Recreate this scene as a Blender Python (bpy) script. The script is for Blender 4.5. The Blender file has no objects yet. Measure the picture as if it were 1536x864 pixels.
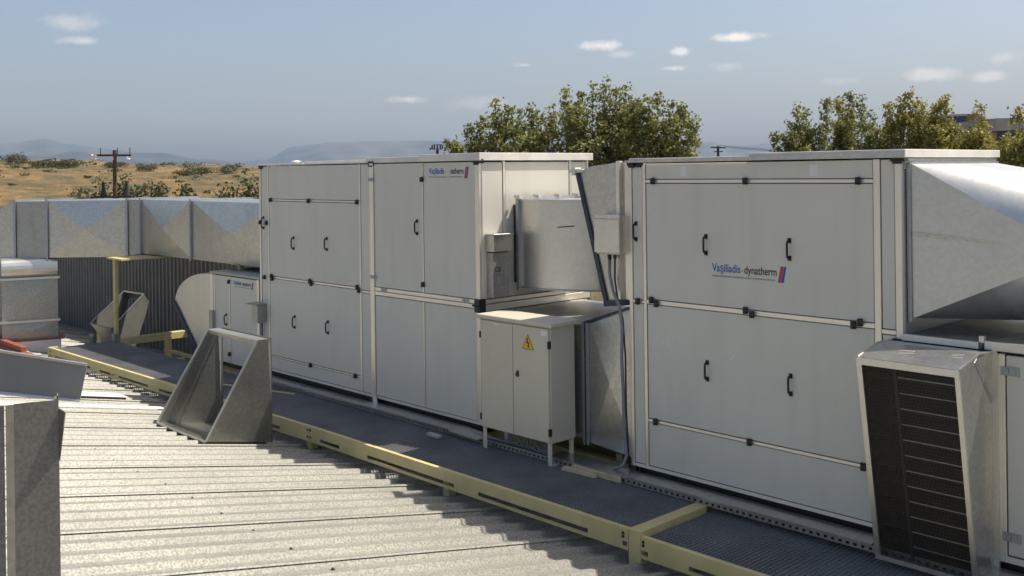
import bpy, bmesh, math, random
from mathutils import Vector, Matrix
import numpy as np
S = bpy.context.scene
COL = S.collection
R = math.radians
random.seed(7)

# ------------------------------------------------------------------ camera
cam = bpy.data.cameras.new('camera')
cam.sensor_width = 36.0
cam.lens = 36.0 * 1522.1 / 1536.0
cam.shift_y = -(432 - 256.5) / 1536.0
cam.clip_start = 0.05
cam.clip_end = 30000
camo = bpy.data.objects.new('camera', cam)
COL.objects.link(camo)
camo.matrix_world = (Matrix.Translation((3.3318, -6.5634, 2.4757)) @ Matrix.Rotation(0.81328, 4, 'Z')
                     @ Matrix.Rotation(math.pi / 2, 4, 'X') @ Matrix.Rotation(-0.01239, 4, 'Z'))
S.camera = camo

# ------------------------------------------------------------------ sun and sky
SUN = Vector((0.30, 0.52, 1.0)).normalized()
SUN_EL = math.asin(SUN.z)
SUN_AZ = math.atan2(SUN.x, SUN.y)
sl = bpy.data.lights.new('sun', 'SUN')
sl.energy = 4.9
sl.angle = R(0.53)
sl.color = (1.0, 0.93, 0.815)
so = bpy.data.objects.new('sun', sl)
COL.objects.link(so)
so.rotation_euler = (-SUN).to_track_quat('-Z', 'Y').to_euler()

W = bpy.data.worlds.new('World')
S.world = W
W.use_nodes = True
nt = W.node_tree
nt.nodes.clear()
def wn(t, **k):
    n = nt.nodes.new(t)
    for a, b in k.items(): setattr(n, a, b)
    return n
def wl(a, b): nt.links.new(a, b)
def wmath(op, a, b=None, c=None, clamp=False):
    n = wn('ShaderNodeMath', operation=op, use_clamp=clamp)
    for i, v in enumerate((a, b, c)):
        if v is None: continue
        if hasattr(v, 'links'): wl(v, n.inputs[i])
        else: n.inputs[i].default_value = v
    return n.outputs[0]
sky = wn('ShaderNodeTexSky', sky_type='NISHITA')
sky.sun_disc = False
sky.sun_elevation = SUN_EL
sky.sun_rotation = SUN_AZ
sky.altitude = 100
sky.air_density = 1.0
sky.dust_density = 3.6
sky.ozone_density = 3.0
# small fair-weather clouds, fixed on the sky by azimuth and elevation
tc = wn('ShaderNodeTexCoord')
sep = wn('ShaderNodeSeparateXYZ')
wl(tc.outputs['Generated'], sep.inputs[0])
az = wmath('MULTIPLY', wmath('ARCTAN2', sep.outputs[0], sep.outputs[1]), 57.2958)
el = wmath('MULTIPLY', wmath('ARCSINE', sep.outputs[2]), 57.2958)
nz = wn('ShaderNodeTexNoise')
nz.inputs['Scale'].default_value = 26.0
nz.inputs['Detail'].default_value = 5.0
nz.inputs['Roughness'].default_value = 0.62
wl(tc.outputs['Generated'], nz.inputs['Vector'])
noise = wmath('MULTIPLY', wmath('SUBTRACT', nz.outputs[0], 0.5), 3.4)
clouds = [(-70.3, 7.95, 1.9, .55, .34), (-69.5, 7.0, 1.5, .28, .5), (-52.4, 4.1, 1.7, .32, .6), (-48.9, 3.9, 2.4, .55, .3), (-41.7, 6.95, 1.35, .34, .95),
          (-45.8, 5.95, .85, .25, .7), (-40.2, 6.45, .9, .25, .35), (-37.05, 6.5, .75, .3, .75), (-37.6, 5.6, .95, .2, .7), (-34.1, 7.2, 1.5, .27, 1.0),
          (-34.6, 5.6, 1.1, .28, .25), (-24.0, 4.75, 1.5, .4, .5), (-21.4, 4.5, 1.1, .3, .45), (-20.6, 5.5, .9, .4, .35), (-28.5, 4.6, 1.2, .25, .2),
          (-80, 10, 4, 1.0, .5), (-5, 8, 3, .7, .7), (12, 9, 4, .9, .8), (40, 7, 3, .6, .7), (-110, 8, 4, .8, .6), (150, 12, 5, 1.2, .8)]
tot = None
for a0, e0, w, h, dens in clouds:
    dx = wmath('DIVIDE', wmath('SUBTRACT', az, a0), w)
    ey = wmath('SUBTRACT', el, e0)
    dy = wmath('DIVIDE', ey, h)
    r = wmath('SQRT', wmath('ADD', wmath('MULTIPLY', dx, dx), wmath('MULTIPLY', dy, dy)))
    m = wmath('MULTIPLY', wmath('ADD', wmath('SUBTRACT', 1.0, r), noise), 1.15, clamp=True)
    m = wmath('MULTIPLY', m, wmath('SUBTRACT', 1.75, r, clamp=True), clamp=True)
    m = wmath('MULTIPLY', m, dens * .8)
    tot = m if tot is None else wmath('MAXIMUM', tot, m)
mix = wn('ShaderNodeMix', data_type='RGBA')
wl(tot, mix.inputs['Factor'])
tint = wn('ShaderNodeMix', data_type='RGBA', blend_type='MULTIPLY')      # thin summer haze takes some blue out of the whole sky
tint.inputs['Factor'].default_value = 1.0
wl(sky.outputs[0], tint.inputs[6]); tint.inputs[7].default_value = (1.0, .925, .87, 1)
wl(tint.outputs[2], mix.inputs[6])
mix.inputs[7].default_value = (7.6, 6.7, 6.0, 1)
bg = wn('ShaderNodeBackground')
bg.inputs['Strength'].default_value = 0.132
out = wn('ShaderNodeOutputWorld')
wl(mix.outputs[2], bg.inputs['Color'])
wl(bg.outputs[0], out.inputs['Surface'])

S.view_settings.view_transform = 'Standard'
S.view_settings.look = 'None'
S.view_settings.exposure = 0.35
S.view_settings.gamma = 1.0
S.view_settings.use_curve_mapping = False

# ------------------------------------------------------------------ materials
def mat(name, col, rough=.5, metal=0.0, var=0.0, vscale=3.0, bump=0.0, bscale=8.0, spangle=0.0, sscale=60.0, streak=0.0, col2=None, speck=None, spec=.5):
    m = bpy.data.materials.new(name)
    m.use_nodes = True
    t = m.node_tree
    b = t.nodes['Principled BSDF']
    b.inputs['Roughness'].default_value = rough
    b.inputs['Metallic'].default_value = metal
    b.inputs['Specular IOR Level'].default_value = spec
    N = t.nodes.new
    L = t.links.new
    c = N('ShaderNodeTexCoord')
    geo = N('ShaderNodeNewGeometry')
    cur = None
    base = N('ShaderNodeRGB'); base.outputs[0].default_value = (*col, 1)
    cur = base.outputs[0]
    def mixc(fac, ccol, mode='MIX'):
        nonlocal cur
        x = N('ShaderNodeMix'); x.data_type = 'RGBA'; x.blend_type = mode
        if hasattr(fac, 'links'): L(fac, x.inputs['Factor'])
        else: x.inputs['Factor'].default_value = fac
        L(cur, x.inputs[6])
        if hasattr(ccol, 'links'): L(ccol, x.inputs[7])
        else: x.inputs[7].default_value = (*ccol, 1)
        cur = x.outputs[2]
    def ramp(src, a, bb, v0=0.0, v1=1.0):
        x = N('ShaderNodeMapRange'); x.clamp = True
        L(src, x.inputs[0])
        for i, v in enumerate((a, bb, v0, v1)): x.inputs[i + 1].default_value = v
        return x.outputs[0]
    pos = geo.outputs['Position']
    if var or col2:
        n = N('ShaderNodeTexNoise'); n.inputs['Scale'].default_value = vscale; n.inputs['Detail'].default_value = 5
        L(pos, n.inputs['Vector'])
        c2 = col2 or tuple(v * (1 - var) for v in col)
        mixc(ramp(n.outputs[0], .36, .66), c2)
    if streak:
        mp = N('ShaderNodeMapping'); mp.inputs['Scale'].default_value = (3.6, 3.6, .5)
        L(pos, mp.inputs[0])
        n = N('ShaderNodeTexNoise'); n.inputs['Scale'].default_value = 1.6; n.inputs['Detail'].default_value = 6
        L(mp.outputs[0], n.inputs['Vector'])
        mixc(ramp(n.outputs[0], .48, .78, 0, streak), tuple(v * .55 for v in col))
    if spangle:
        v = N('ShaderNodeTexVoronoi'); v.inputs['Scale'].default_value = sscale
        L(pos, v.inputs['Vector'])
        sx = N('ShaderNodeSeparateColor'); L(v.outputs['Color'], sx.inputs[0])
        mixc(ramp(sx.outputs[0], 0, 1, 0, spangle), tuple(x * .45 for x in col))
        vv = N('ShaderNodeValue'); vv.outputs[0].default_value = rough; rr = vv.outputs[0]
        n = N('ShaderNodeTexNoise'); n.inputs['Scale'].default_value = 2.2; n.inputs['Detail'].default_value = 4
        L(pos, n.inputs['Vector'])
        ad = N('ShaderNodeMath'); ad.operation = 'MULTIPLY_ADD'
        L(n.outputs[0], ad.inputs[0]); ad.inputs[1].default_value = .30; L(rr, ad.inputs[2])
        sb = N('ShaderNodeMath'); sb.operation = 'SUBTRACT'; L(ad.outputs[0], sb.inputs[0]); sb.inputs[1].default_value = .15
        L(sb.outputs[0], b.inputs['Roughness'])
    if speck:
        sc, amt, dark = speck
        n = N('ShaderNodeTexNoise'); n.inputs['Scale'].default_value = sc; n.inputs['Detail'].default_value = 3
        L(pos, n.inputs['Vector'])
        mixc(ramp(n.outputs[0], .40, .62, 0, amt), dark)
    L(cur, b.inputs['Base Color'])
    if bump:
        n = N('ShaderNodeTexNoise'); n.inputs['Scale'].default_value = bscale; n.inputs['Detail'].default_value = 3
        L(pos, n.inputs['Vector'])
        bp = N('ShaderNodeBump'); bp.inputs['Strength'].default_value = 1.0; bp.inputs['Distance'].default_value = bump
        L(n.outputs[0], bp.inputs['Height'])
        L(bp.outputs[0], b.inputs['Normal'])
    return m
M = {}
M['paint'] = mat('cream_grey_paint', (.64, .615, .53), .42, var=.05, vscale=1.3, streak=.16, bump=.005, bscale=1.3)
M['paint_cab'] = mat('cabinet_paint', (.60, .55, .43), .45, var=.06, vscale=1.5, streak=.12, bump=.002, bscale=3)
M['alu'] = mat('aluminium_profile', (.86, .80, .70), .34, metal=.65, var=.10, vscale=2.0, streak=.15)
M['cap'] = mat('white_roof_cap', (.74, .71, .64), .5, var=.15, vscale=4, streak=.2)
M['galv'] = mat('galvanised_sheet', (.60, .59, .55), .33, metal=.9, spangle=.30, sscale=38, streak=.18, bump=.003, bscale=1.5)
M['galv_dull'] = mat('dull_galvanised_sheet', (.46, .455, .42), .45, metal=.75, spangle=.38, sscale=50, streak=.25, bump=.003, bscale=2.0)
M['galv_bright'] = mat('bright_galvanised_sheet', (.70, .685, .63), .34, metal=.85, spangle=.13, sscale=40, streak=.15, bump=.002, bscale=1.5)
M['flange'] = mat('flange_steel', (.42, .44, .47), .42, metal=.85, spangle=.2, streak=.2)
M['grate'] = mat('grating_steel', (.36, .36, .36), .5, metal=.45, var=.25, vscale=2)
M['dark'] = mat('dark_steel', (.035, .033, .03), .6, var=.4)
M['plastic'] = mat('black_plastic', (.012, .012, .014), .4)
M['yellow'] = mat('ochre_yellow_paint', (.63, .53, .25), .5, var=.15, vscale=5, streak=.22, bump=.001, bscale=30)
M['roof'] = mat('weathered_roof_sheet', (.36, .348, .295), .54, metal=.10, var=.22, vscale=.9, speck=(70, .85, (.16, .16, .14)), streak=.2, bump=.001, bscale=80)
M['roofwhite'] = mat('pale_flashing_and_glint', (.80, .78, .72), .5, var=.08)  # white of the duct curb, also used for the painted rib glints
M['red'] = mat('red_oxide_paint', (.36, .10, .06), .6, var=.3, vscale=6)
M['clay'] = mat('grey_concrete', (.42, .40, .36), .9, var=.25, vscale=20)
M['wood'] = mat('cream_board', (.62, .52, .33), .7, var=.25, vscale=9)
M['cladding'] = mat('grey_brown_cladding', (.17, .16, .145), .6, var=.25, vscale=2.5, streak=.3)
M['post'] = mat('speckled_galvanised', (.19, .18, .16), .6, metal=.25, speck=(85, .55, (.10, .095, .085)), streak=.3)
M['galv_loose'] = mat('darker_galvanised_sheet', (.40, .395, .36), .33, metal=.9, spangle=.30, sscale=45, streak=.3, bump=.003, bscale=2.0)
M['trans'] = mat('pale_galvanised_sheet', (.64, .64, .60), .40, metal=.78, spangle=.16, sscale=40, streak=.18, bump=.002, bscale=2)
M['sheet'] = mat('grey_coated_sheet', (.32, .312, .29), .6, metal=.15, var=.14, vscale=5, streak=.15)
M['cable'] = mat('grey_cable', (.22, .22, .23), .5)
M['blue'] = mat('logo_blue', (.012, .10, .36), .4)
M['black'] = mat('logo_black', (.015, .015, .02), .4)
M['lred'] = mat('logo_red', (.50, .03, .035), .4)
M['lgrey'] = mat('logo_grey', (.26, .26, .26), .5)
M['yel'] = mat('warning_yellow', (.75, .42, .015), .4)
M['white'] = mat('label_white', (.72, .70, .66), .5)
M['bglass'] = mat('blue_glazing', (.02, .03, .10), .2)
M['brown'] = mat('brown_cladding', (.22, .115, .07), .6, var=.2)
M['concrete'] = mat('grey_fascia', (.40, .38, .35), .8, var=.12)
M['pole'] = mat('brown_timber_pole', (.09, .055, .038), .8, var=.3)
M['ceramic'] = mat('pale_insulator', (.85, .86, .86), .15)
M['bark'] = mat('tree_bark', (.16, .14, .11), .9, var=.4, vscale=6)
M['hood_dark'] = mat('dark_blue_grey_gasket', (.05, .058, .075), .45, metal=.3, var=.3)
M['brownblade'] = mat('dusty_brown_blade', (.05, .041, .033), .6, metal=.2, var=.4, vscale=6)
M['mesh'] = mat('mesh_wire', (.10, .088, .075), .5, metal=.5)

def leafmat(name, c1, c2, c3):
    m = bpy.data.materials.new(name); m.use_nodes = True
    t = m.node_tree; b = t.nodes['Principled BSDF']; N = t.nodes.new; L = t.links.new
    g = N('ShaderNodeNewGeometry')
    cr = N('ShaderNodeValToRGB')
    cr.color_ramp.elements[0].color = (*c1, 1); cr.color_ramp.elements[1].color = (*c3, 1)
    e = cr.color_ramp.elements.new(.5); e.color = (*c2, 1)
    n = N('ShaderNodeTexNoise'); n.inputs['Scale'].default_value = .9; L(g.outputs['Position'], n.inputs['Vector'])
    a = N('ShaderNodeMath'); a.operation = 'MULTIPLY_ADD'; L(g.outputs['Random Per Island'], a.inputs[0]); a.inputs[1].default_value = .55
    s = N('ShaderNodeMath'); s.operation = 'MULTIPLY_ADD'; L(n.outputs[0], s.inputs[0]); s.inputs[1].default_value = 1.2; s.inputs[2].default_value = -.36
    L(s.outputs[0], a.inputs[2]); L(a.outputs[0], cr.inputs[0]); L(cr.outputs[0], b.inputs['Base Color'])
    b.inputs['Roughness'].default_value = .55
    tr = N('ShaderNodeBsdfTranslucent'); L(cr.outputs[0], tr.inputs[0])
    ms = N('ShaderNodeMixShader'); ms.inputs[0].default_value = .4
    L(b.outputs[0], ms.inputs[1]); L(tr.outputs[0], ms.inputs[2])
    L(ms.outputs[0], t.nodes['Material Output'].inputs[0])
    return m
M['leaf'] = leafmat('green_leaves', (.125, .15, .04), (.21, .22, .06), (.31, .29, .10))
M['leaf_y'] = leafmat('yellowing_leaves', (.18, .19, .05), (.29, .27, .06), (.42, .34, .085))
M['bushleaf'] = leafmat('dark_shrub_leaves', (.035, .05, .018), (.055, .075, .024), (.085, .10, .035))
M['scrub'] = leafmat('olive_scrub_leaves', (.055, .06, .022), (.08, .085, .028), (.12, .11, .04))

def terrain_mat():
    m = bpy.data.materials.new('dry_grass_hill'); m.use_nodes = True
    t = m.node_tree; b = t.nodes['Principled BSDF']; N = t.nodes.new; L = t.links.new
    b.inputs['Roughness'].default_value = .95
    g = N('ShaderNodeNewGeometry')
    def ns(sc, d=6):
        n = N('ShaderNodeTexNoise'); n.inputs['Scale'].default_value = sc; n.inputs['Detail'].default_value = d; n.inputs['Roughness'].default_value = .65
        L(g.outputs['Position'], n.inputs['Vector']); return n.outputs[0]
    cr = N('ShaderNodeValToRGB'); E = cr.color_ramp.elements
    E[0].position = .36; E[0].color = (.06, .058, .02, 1)
    E[1].position = .68; E[1].color = (.25, .155, .052, 1)
    e = E.new(.47); e.color = (.105, .08, .028, 1)
    e = E.new(.55); e.color = (.165, .105, .038, 1)
    mx = N('ShaderNodeMath'); mx.operation = 'MULTIPLY_ADD'; L(ns(.33), mx.inputs[0]); mx.inputs[1].default_value = .45
    m2 = N('ShaderNodeMath'); m2.operation = 'MULTIPLY'; L(ns(.045), m2.inputs[0]); m2.inputs[1].default_value = .55
    L(m2.outputs[0], mx.inputs[2])
    ct = N('ShaderNodeMath'); ct.operation = 'MULTIPLY_ADD'; ct.inputs[1].default_value = 1.75; ct.inputs[2].default_value = -.36
    L(mx.outputs[0], ct.inputs[0]); L(ct.outputs[0], cr.inputs[0]); L(cr.outputs[0], b.inputs['Base Color'])
    bp = N('ShaderNodeBump'); bp.inputs['Distance'].default_value = .5; L(ns(1.2), bp.inputs['Height']); L(bp.outputs[0], b.inputs['Normal'])
    return m
M['field'] = terrain_mat()
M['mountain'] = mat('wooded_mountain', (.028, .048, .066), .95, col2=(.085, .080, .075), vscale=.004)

# ------------------------------------------------------------------ mesh helpers
class MB:
    def __init__(self, xf=None):
        self.v = []; self.f = []; self.xf = xf
    def add(self, vs, fs):
        n = len(self.v)
        for p in vs:
            p = Vector(p)
            if self.xf is not None: p = self.xf @ p
            self.v.append(p)
        self.f += [tuple(n + i for i in q) for q in fs]
        return self
    def box(self, x0, x1, y0, y1, z0, z1):
        vs = [(x, y, z) for x in (x0, x1) for y in (y0, y1) for z in (z0, z1)]
        return self.add(vs, [(0, 1, 3, 2), (4, 6, 7, 5), (0, 4, 5, 1), (2, 3, 7, 6), (0, 2, 6, 4), (1, 5, 7, 3)])
    def plate(self, pts, t):
        """flat polygon with thickness t along its normal"""
        P = [Vector(p) for p in pts]
        n = Vector()
        for i in range(len(P)):
            a, b = P[i], P[(i + 1) % len(P)]
            n += Vector(((a.y - b.y) * (a.z + b.z), (a.z - b.z) * (a.x + b.x), (a.x - b.x) * (a.y + b.y)))
        n.normalize()
        k = len(P)
        vs = P + [p + n * t for p in P]
        fs = [tuple(range(k - 1, -1, -1)), tuple(range(k, 2 * k))]
        fs += [(i, (i + 1) % k, k + (i + 1) % k, k + i) for i in range(k)]
        return self.add(vs, fs)
    def bar(self, a, b, w, h, up=(0, 0, 1)):
        a, b = Vector(a), Vector(b); d = (b - a).normalized(); up = Vector(up)
        if abs(d.dot(up)) > .98: up = Vector((0, 1, 0))
        s = d.cross(up).normalized() * (w / 2); u = s.cross(d).normalized() * (h / 2)
        vs = [q + i * s + j * u for q in (a, b) for i in (-1, 1) for j in (-1, 1)]
        return self.add(vs, [(0, 1, 3, 2), (4, 6, 7, 5), (0, 4, 5, 1), (2, 3, 7, 6), (0, 2, 6, 4), (1, 5, 7, 3)])
    def tube(self, pts, r, seg=8, r2=None, cap=True):
        P = [Vector(p) for p in pts]; n0 = len(P); vs = []
        prev = None
        for i, p in enumerate(P):
            d = (P[min(i + 1, n0 - 1)] - P[max(i - 1, 0)]).normalized()
            if prev is None:
                ref = Vector((0, 0, 1)) if abs(d.z) < .9 else Vector((1, 0, 0))
                s = d.cross(ref).normalized()
            else:
                s = (prev - d * prev.dot(d)).normalized()
            prev = s
            u = d.cross(s)
            rr = r if r2 is None else r + (r2 - r) * i / max(1, n0 - 1)
            vs += [p + (s * math.cos(2 * math.pi * k / seg) + u * math.sin(2 * math.pi * k / seg)) * rr for k in range(seg)]
        fs = [(i * seg + k, i * seg + (k + 1) % seg, (i + 1) * seg + (k + 1) % seg, (i + 1) * seg + k) for i in range(n0 - 1) for k in range(seg)]
        if cap: fs += [tuple(range(seg - 1, -1, -1)), tuple((n0 - 1) * seg + k for k in range(seg))]
        return self.add(vs, fs)
    def mesh(self, name, m, origin=(0, 0, 0), smooth=False):
        o = Vector(origin)
        me = bpy.data.meshes.new(name)
        me.from_pydata([tuple(p - o) for p in self.v], [], self.f)
        bm = bmesh.new(); bm.from_mesh(me); bmesh.ops.recalc_face_normals(bm, faces=bm.faces); bm.to_mesh(me); bm.free()
        me.materials.append(M[m] if isinstance(m, str) else m)
        if smooth:
            me.shade_smooth() if hasattr(me, 'shade_smooth') else None
        me.update()
        return me
def origin_of(o):
    p = Vector()
    while o is not None:
        p += Vector(o.location); o = o.parent
    return p
def mk(name, mb, m, parent=None, origin=None, bevel=0, smooth=False):
    """one mesh object; coordinates in mb are world coordinates"""
    org = origin_of(parent) if parent is not None else Vector(origin or (0, 0, 0))
    ob = bpy.data.objects.new(name, mb.mesh(name, m, org, smooth))
    COL.objects.link(ob)
    if parent is not None: ob.parent = parent
    else: ob.location = org
    if bevel:
        b = ob.modifiers.new('bevel', 'BEVEL'); b.width = bevel; b.segments = 1; b.limit_method = 'ANGLE'
    return ob
def inst(name, me, loc, parent):
    ob = bpy.data.objects.new(name, me); COL.objects.link(ob); ob.parent = parent
    ob.location = Vector(loc) - origin_of(parent)
    return ob
def thing(name, label, cat, loc, group=None):
    o = bpy.data.objects.new(name, None); COL.objects.link(o)
    o.location = loc; o.empty_display_size = .2
    return tag(o, label, cat, group)
def tag(o, label, cat, group=None):
    o['label'] = label; o['category'] = cat
    if group: o['group'] = group
    return o
def kind(o, k):
    o['kind'] = k
    return o
def text_mesh(txt, size, m, extrude=.0006, bold=0.0, shear=0.0, width=None):
    cu = bpy.data.curves.new('text', 'FONT'); cu.body = txt; cu.size = size; cu.extrude = extrude; cu.offset = bold; cu.shear = shear
    o = bpy.data.objects.new('text', cu); COL.objects.link(o)
    dg = bpy.context.evaluated_depsgraph_get()
    me = bpy.data.meshes.new_from_object(o.evaluated_get(dg))
    bpy.data.objects.remove(o)
    me.transform(Matrix.Rotation(math.pi / 2, 4, 'X'))
    xs = [v.co.x for v in me.vertices]
    if width and xs:
        k = width / (max(xs) - min(xs)); me.transform(Matrix.Diagonal((k, 1, 1, 1)))
    me.materials.clear(); me.materials.append(M[m])
    return me

# ------------------------------------------------------------------ ground, mountains
CX, CY, CZ = 3.33, -6.56, 2.476
def hnoise(a, s):
    return sum(math.sin(a * f * s + p) / f for f, p in ((1, .3), (2.1, 1.7), (4.3, 2.9), (8.7, .9), (17.1, 4.0), (33, 2.2))) / 1.8
def ground_z(x, y):
    dx, dy = x - CX, y - CY
    d = math.hypot(dx, dy); a = math.degrees(math.atan2(dx, dy))
    base = -6.0
    w = max(0, min(1, (d - 85) / 165.0)); w = w * w * (3 - 2 * w)
    crest = 12.9 - max(0, (a + 73)) * .125
    side = max(0.0, min(1.0, (-a - 20) / 30.0)) * max(0.0, min(1.0, (a + 175) / 40.0))
    z = base + w * (crest - 1.0) * side
    if d > 255: z -= min(10, (d - 255) * .05) * side
    z += w * (.55 * math.sin(x * .06 + 1) * math.sin(y * .05) + .35 * math.sin(x * .17 + y * .13) + .2 * math.sin(x * .41 - y * .33))
    return z
def build_ground():
    mb = MB()
    ds = [0, 20, 40, 60, 75] + [85 + 5 * i for i in range(45)] + [340, 400, 500, 700, 1000, 1600, 2600, 4000, 6000, 9000]
    na = 240
    vs = []
    for d in ds:
        for k in range(na):
            a = 2 * math.pi * k / na
            x, y = CX + d * math.sin(a), CY + d * math.cos(a)
            vs.append((x, y, ground_z(x, y)))
    fs = [(i * na + k, i * na + (k + 1) % na, (i + 1) * na + (k + 1) % na, (i + 1) * na + k) for i in range(len(ds) - 1) for k in range(na)]
    mb.add(vs, fs)
    o = mk('ground', mb, 'field', smooth=True); kind(o, 'structure')
build_ground()

def mountain(name, dist, prof, depth, seed, floor=-20):
    """ridge line given as azimuth / elevation samples seen from the roof, built at its true distance"""
    rnd = random.Random(seed)
    mb = MB(); vs = []; rows = 15
    a0, a1 = prof[0][0], prof[-1][0]; na = 360
    for k in range(na + 1):
        a = a0 + (a1 - a0) * k / na
        for (pa, pe), (qa, qe) in zip(prof, prof[1:]):
            if pa <= a <= qa:
                f = (a - pa) / (qa - pa); f = f * f * (3 - 2 * f); e = pe + (qe - pe) * f; break
        e += .012 * hnoise(a, .9 + .1 * seed)
        top = CZ + math.tan(R(e)) * dist
        for j in range(rows):
            t = j / (rows - 1)
            d = dist - depth + t * depth * 1.6
            if d <= dist: h = (1 - ((dist - d) / depth)) ** 1.2
            else: h = 1 - ((d - dist) / (depth * .6)) ** 1.5
            h = max(0, h)
            z = floor + (top - floor) * h
            if 0 < h < 1: z += (top - floor) * .10 * h * (1 - h) * 4 * math.sin(a * 2.1 + 1.3 * math.sin(d * .002 + seed)) * math.sin(a * .73 + seed + d * .003)
            vs.append((CX + d * math.sin(R(a)), CY + d * math.cos(R(a)), z if t < 1 else floor))
    fs = [(k * rows + j, (k + 1) * rows + j, (k + 1) * rows + j + 1, k * rows + j + 1) for k in range(na) for j in range(rows - 1)]
    mb.add(vs, fs)
    o = mk(name, mb, 'mountain', smooth=True); kind(o, 'structure')
    return o
mountain('hills', 3200, [(-100, .9), (-90, 1.1), (-80, 1.0), (-73.4, 1.18), (-71.5, 1.14), (-69.6, 1.40), (-68.4, 1.28), (-65.7, 1.22), (-63.7, .87), (-60.7, .58), (-55, .3), (-50, .2)], 1100, 1)
mountain('mountains', 5200, [(-100, 1.3), (-85, 1.9), (-78, 1.5), (-73.35, 1.72), (-71.2, 1.98), (-70.3, 1.72), (-68.4, 1.47), (-65.7, 1.15), (-62.5, .75), (-60.2, .84), (-58.7, 1.55), (-56.6, 1.73), (-52.9, 1.83),
          (-50.4, 1.78), (-48.4, 1.62), (-44, 1.5), (-40, 1.25), (-36.45, 1.40), (-35.5, 1.52), (-34.6, 1.3), (-33.6, 1.25), (-32.1, 1.38), (-29, 1.2), (-25, 1.0), (-15, .8), (0, .9), (20, .6)], 1700, 2)

# ------------------------------------------------------------------ the roof the units stand on
ROOF_S = .197
def roof_z(y): return -.33 - ROOF_S * (y + 1.0)
RT = .034                                    # rib height; roof_z is the mid level
roof = bpy.data.objects.new('roof', None); COL.objects.link(roof); roof.location = (-10, 0, roof_z(0)); kind(roof, 'structure')
Y0R, Y1R = -8.5, 9.0
def sheet_mesh():
    mb = MB(); P = .2350
    prof = []
    for i in range(4):
        x = i * P
        prof += [(x + .0, RT / 2), (x + .036, RT / 2), (x + .064, -RT / 2), (x + .207, -RT / 2)]
    prof += [(4 * P, RT / 2 + .005), (4 * P + .040, RT / 2 + .008), (4 * P + .048, RT / 2 - .001)]
    n = len(prof); vs = []
    rows = [Y0R, -4.0, 0, 4, Y1R]
    for y in rows:
        for x, z in prof: vs.append((x, y, -ROOF_S * y + z))
    fs = [(r * n + k, r * n + k + 1, (r + 1) * n + k + 1, (r + 1) * n + k) for r in range(len(rows) - 1) for k in range(n - 1)]
    mb.add(vs, fs)
    return mb.mesh('roof_sheet', 'roof')
SM = sheet_mesh()
scr = MB().tube([(0, 0, 0), (0, 0, .004)], .016, 8).tube([(0, 0, .004), (0, 0, .014)], .007, 6)
SCREW = scr.mesh('screw', 'dark')
sheets = []
for i in range(-23, 8):
    x = -2.95 + .94 * i
    s = inst('roof_sheet', SM, (x, 0, roof_z(0)), roof); sheets.append(s)
    if -11 < x < 1.5:
        for yy in (-5.2, -3.15, -1.9 if False else -3.15):
            pass
        for yy in (-5.2, -3.15):
            for q in (0, 2):
                xs = x + q * .235 + .12
                inst('screw', SCREW, (xs, yy + random.uniform(-.02, .02), roof_z(yy) - RT / 2 + .001), s)
b = MB().box(-24.5, 4.4, Y0R + .2, Y1R - .2, -6.3, -2.75)
bw = mk('building_walls', b, 'concrete'); kind(bw, 'structure')
b = MB()
b.plate([(-24.5, Y0R + .2, -2.75), (-24.5, Y1R - .2, -2.75), (-24.5, Y1R - .2, roof_z(Y1R - .2) - .08), (-24.5, Y0R + .2, roof_z(Y0R + .2) - .08)], .2)
b.plate([(4.4, Y0R + .2, -2.75), (4.4, Y1R - .2, -2.75), (4.4, Y1R - .2, roof_z(Y1R - .2) - .08), (4.4, Y0R + .2, roof_z(Y0R + .2) - .08)], .2)
b.box(-24.3, 4.3, Y0R + .2, Y0R + .4, -2.75, roof_z(Y0R) - .12)
kind(mk('gable_walls', b, 'concrete'), 'structure')
# ------------------------------------------------------------------ small shared pieces
def handle_mesh(L=.13):
    mb = MB()
    mb.tube([(0, 0, L / 2), (0, -.018, L / 2), (0, -.034, L / 2 - .012), (0, -.037, L / 2 - .03), (0, -.037, -L / 2 + .03), (0, -.034, -L / 2 + .012), (0, -.018, -L / 2), (0, 0, -L / 2)], .0085, 8)
    mb.box(-.014, .014, -.006, 0, L / 2 - .018, L / 2 + .018)
    mb.box(-.014, .014, -.006, 0, -L / 2 - .018, -L / 2 + .018)
    return mb.mesh('handle', 'plastic', smooth=False)
HANDLE = handle_mesh()
def latch_mesh():
    mb = MB()
    mb.box(-.017, .017, -.016, 0, -.026, .026)
    mb.box(-.012, .024, -.027, -.016, -.012, .020)
    mb.tube([(0, -.016, -.016), (0, -.030, -.016)], .010, 8)
    return mb.mesh('latch', 'plastic')
LATCH = latch_mesh()
PLATE = MB().box(-.05, .05, -.004, 0, -.02, .02).box(-.042, -.012, -.009, -.004, -.013, .013).box(.008, .024, -.009, -.004, -.013, .013).mesh('joint_plate', 'flange')
CORNER = MB().box(-.05, .05, -.012, .05, -.022, .022).box(-.03, .03, -.02, 0, -.038, -.022).mesh('corner_block', 'plastic')

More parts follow.
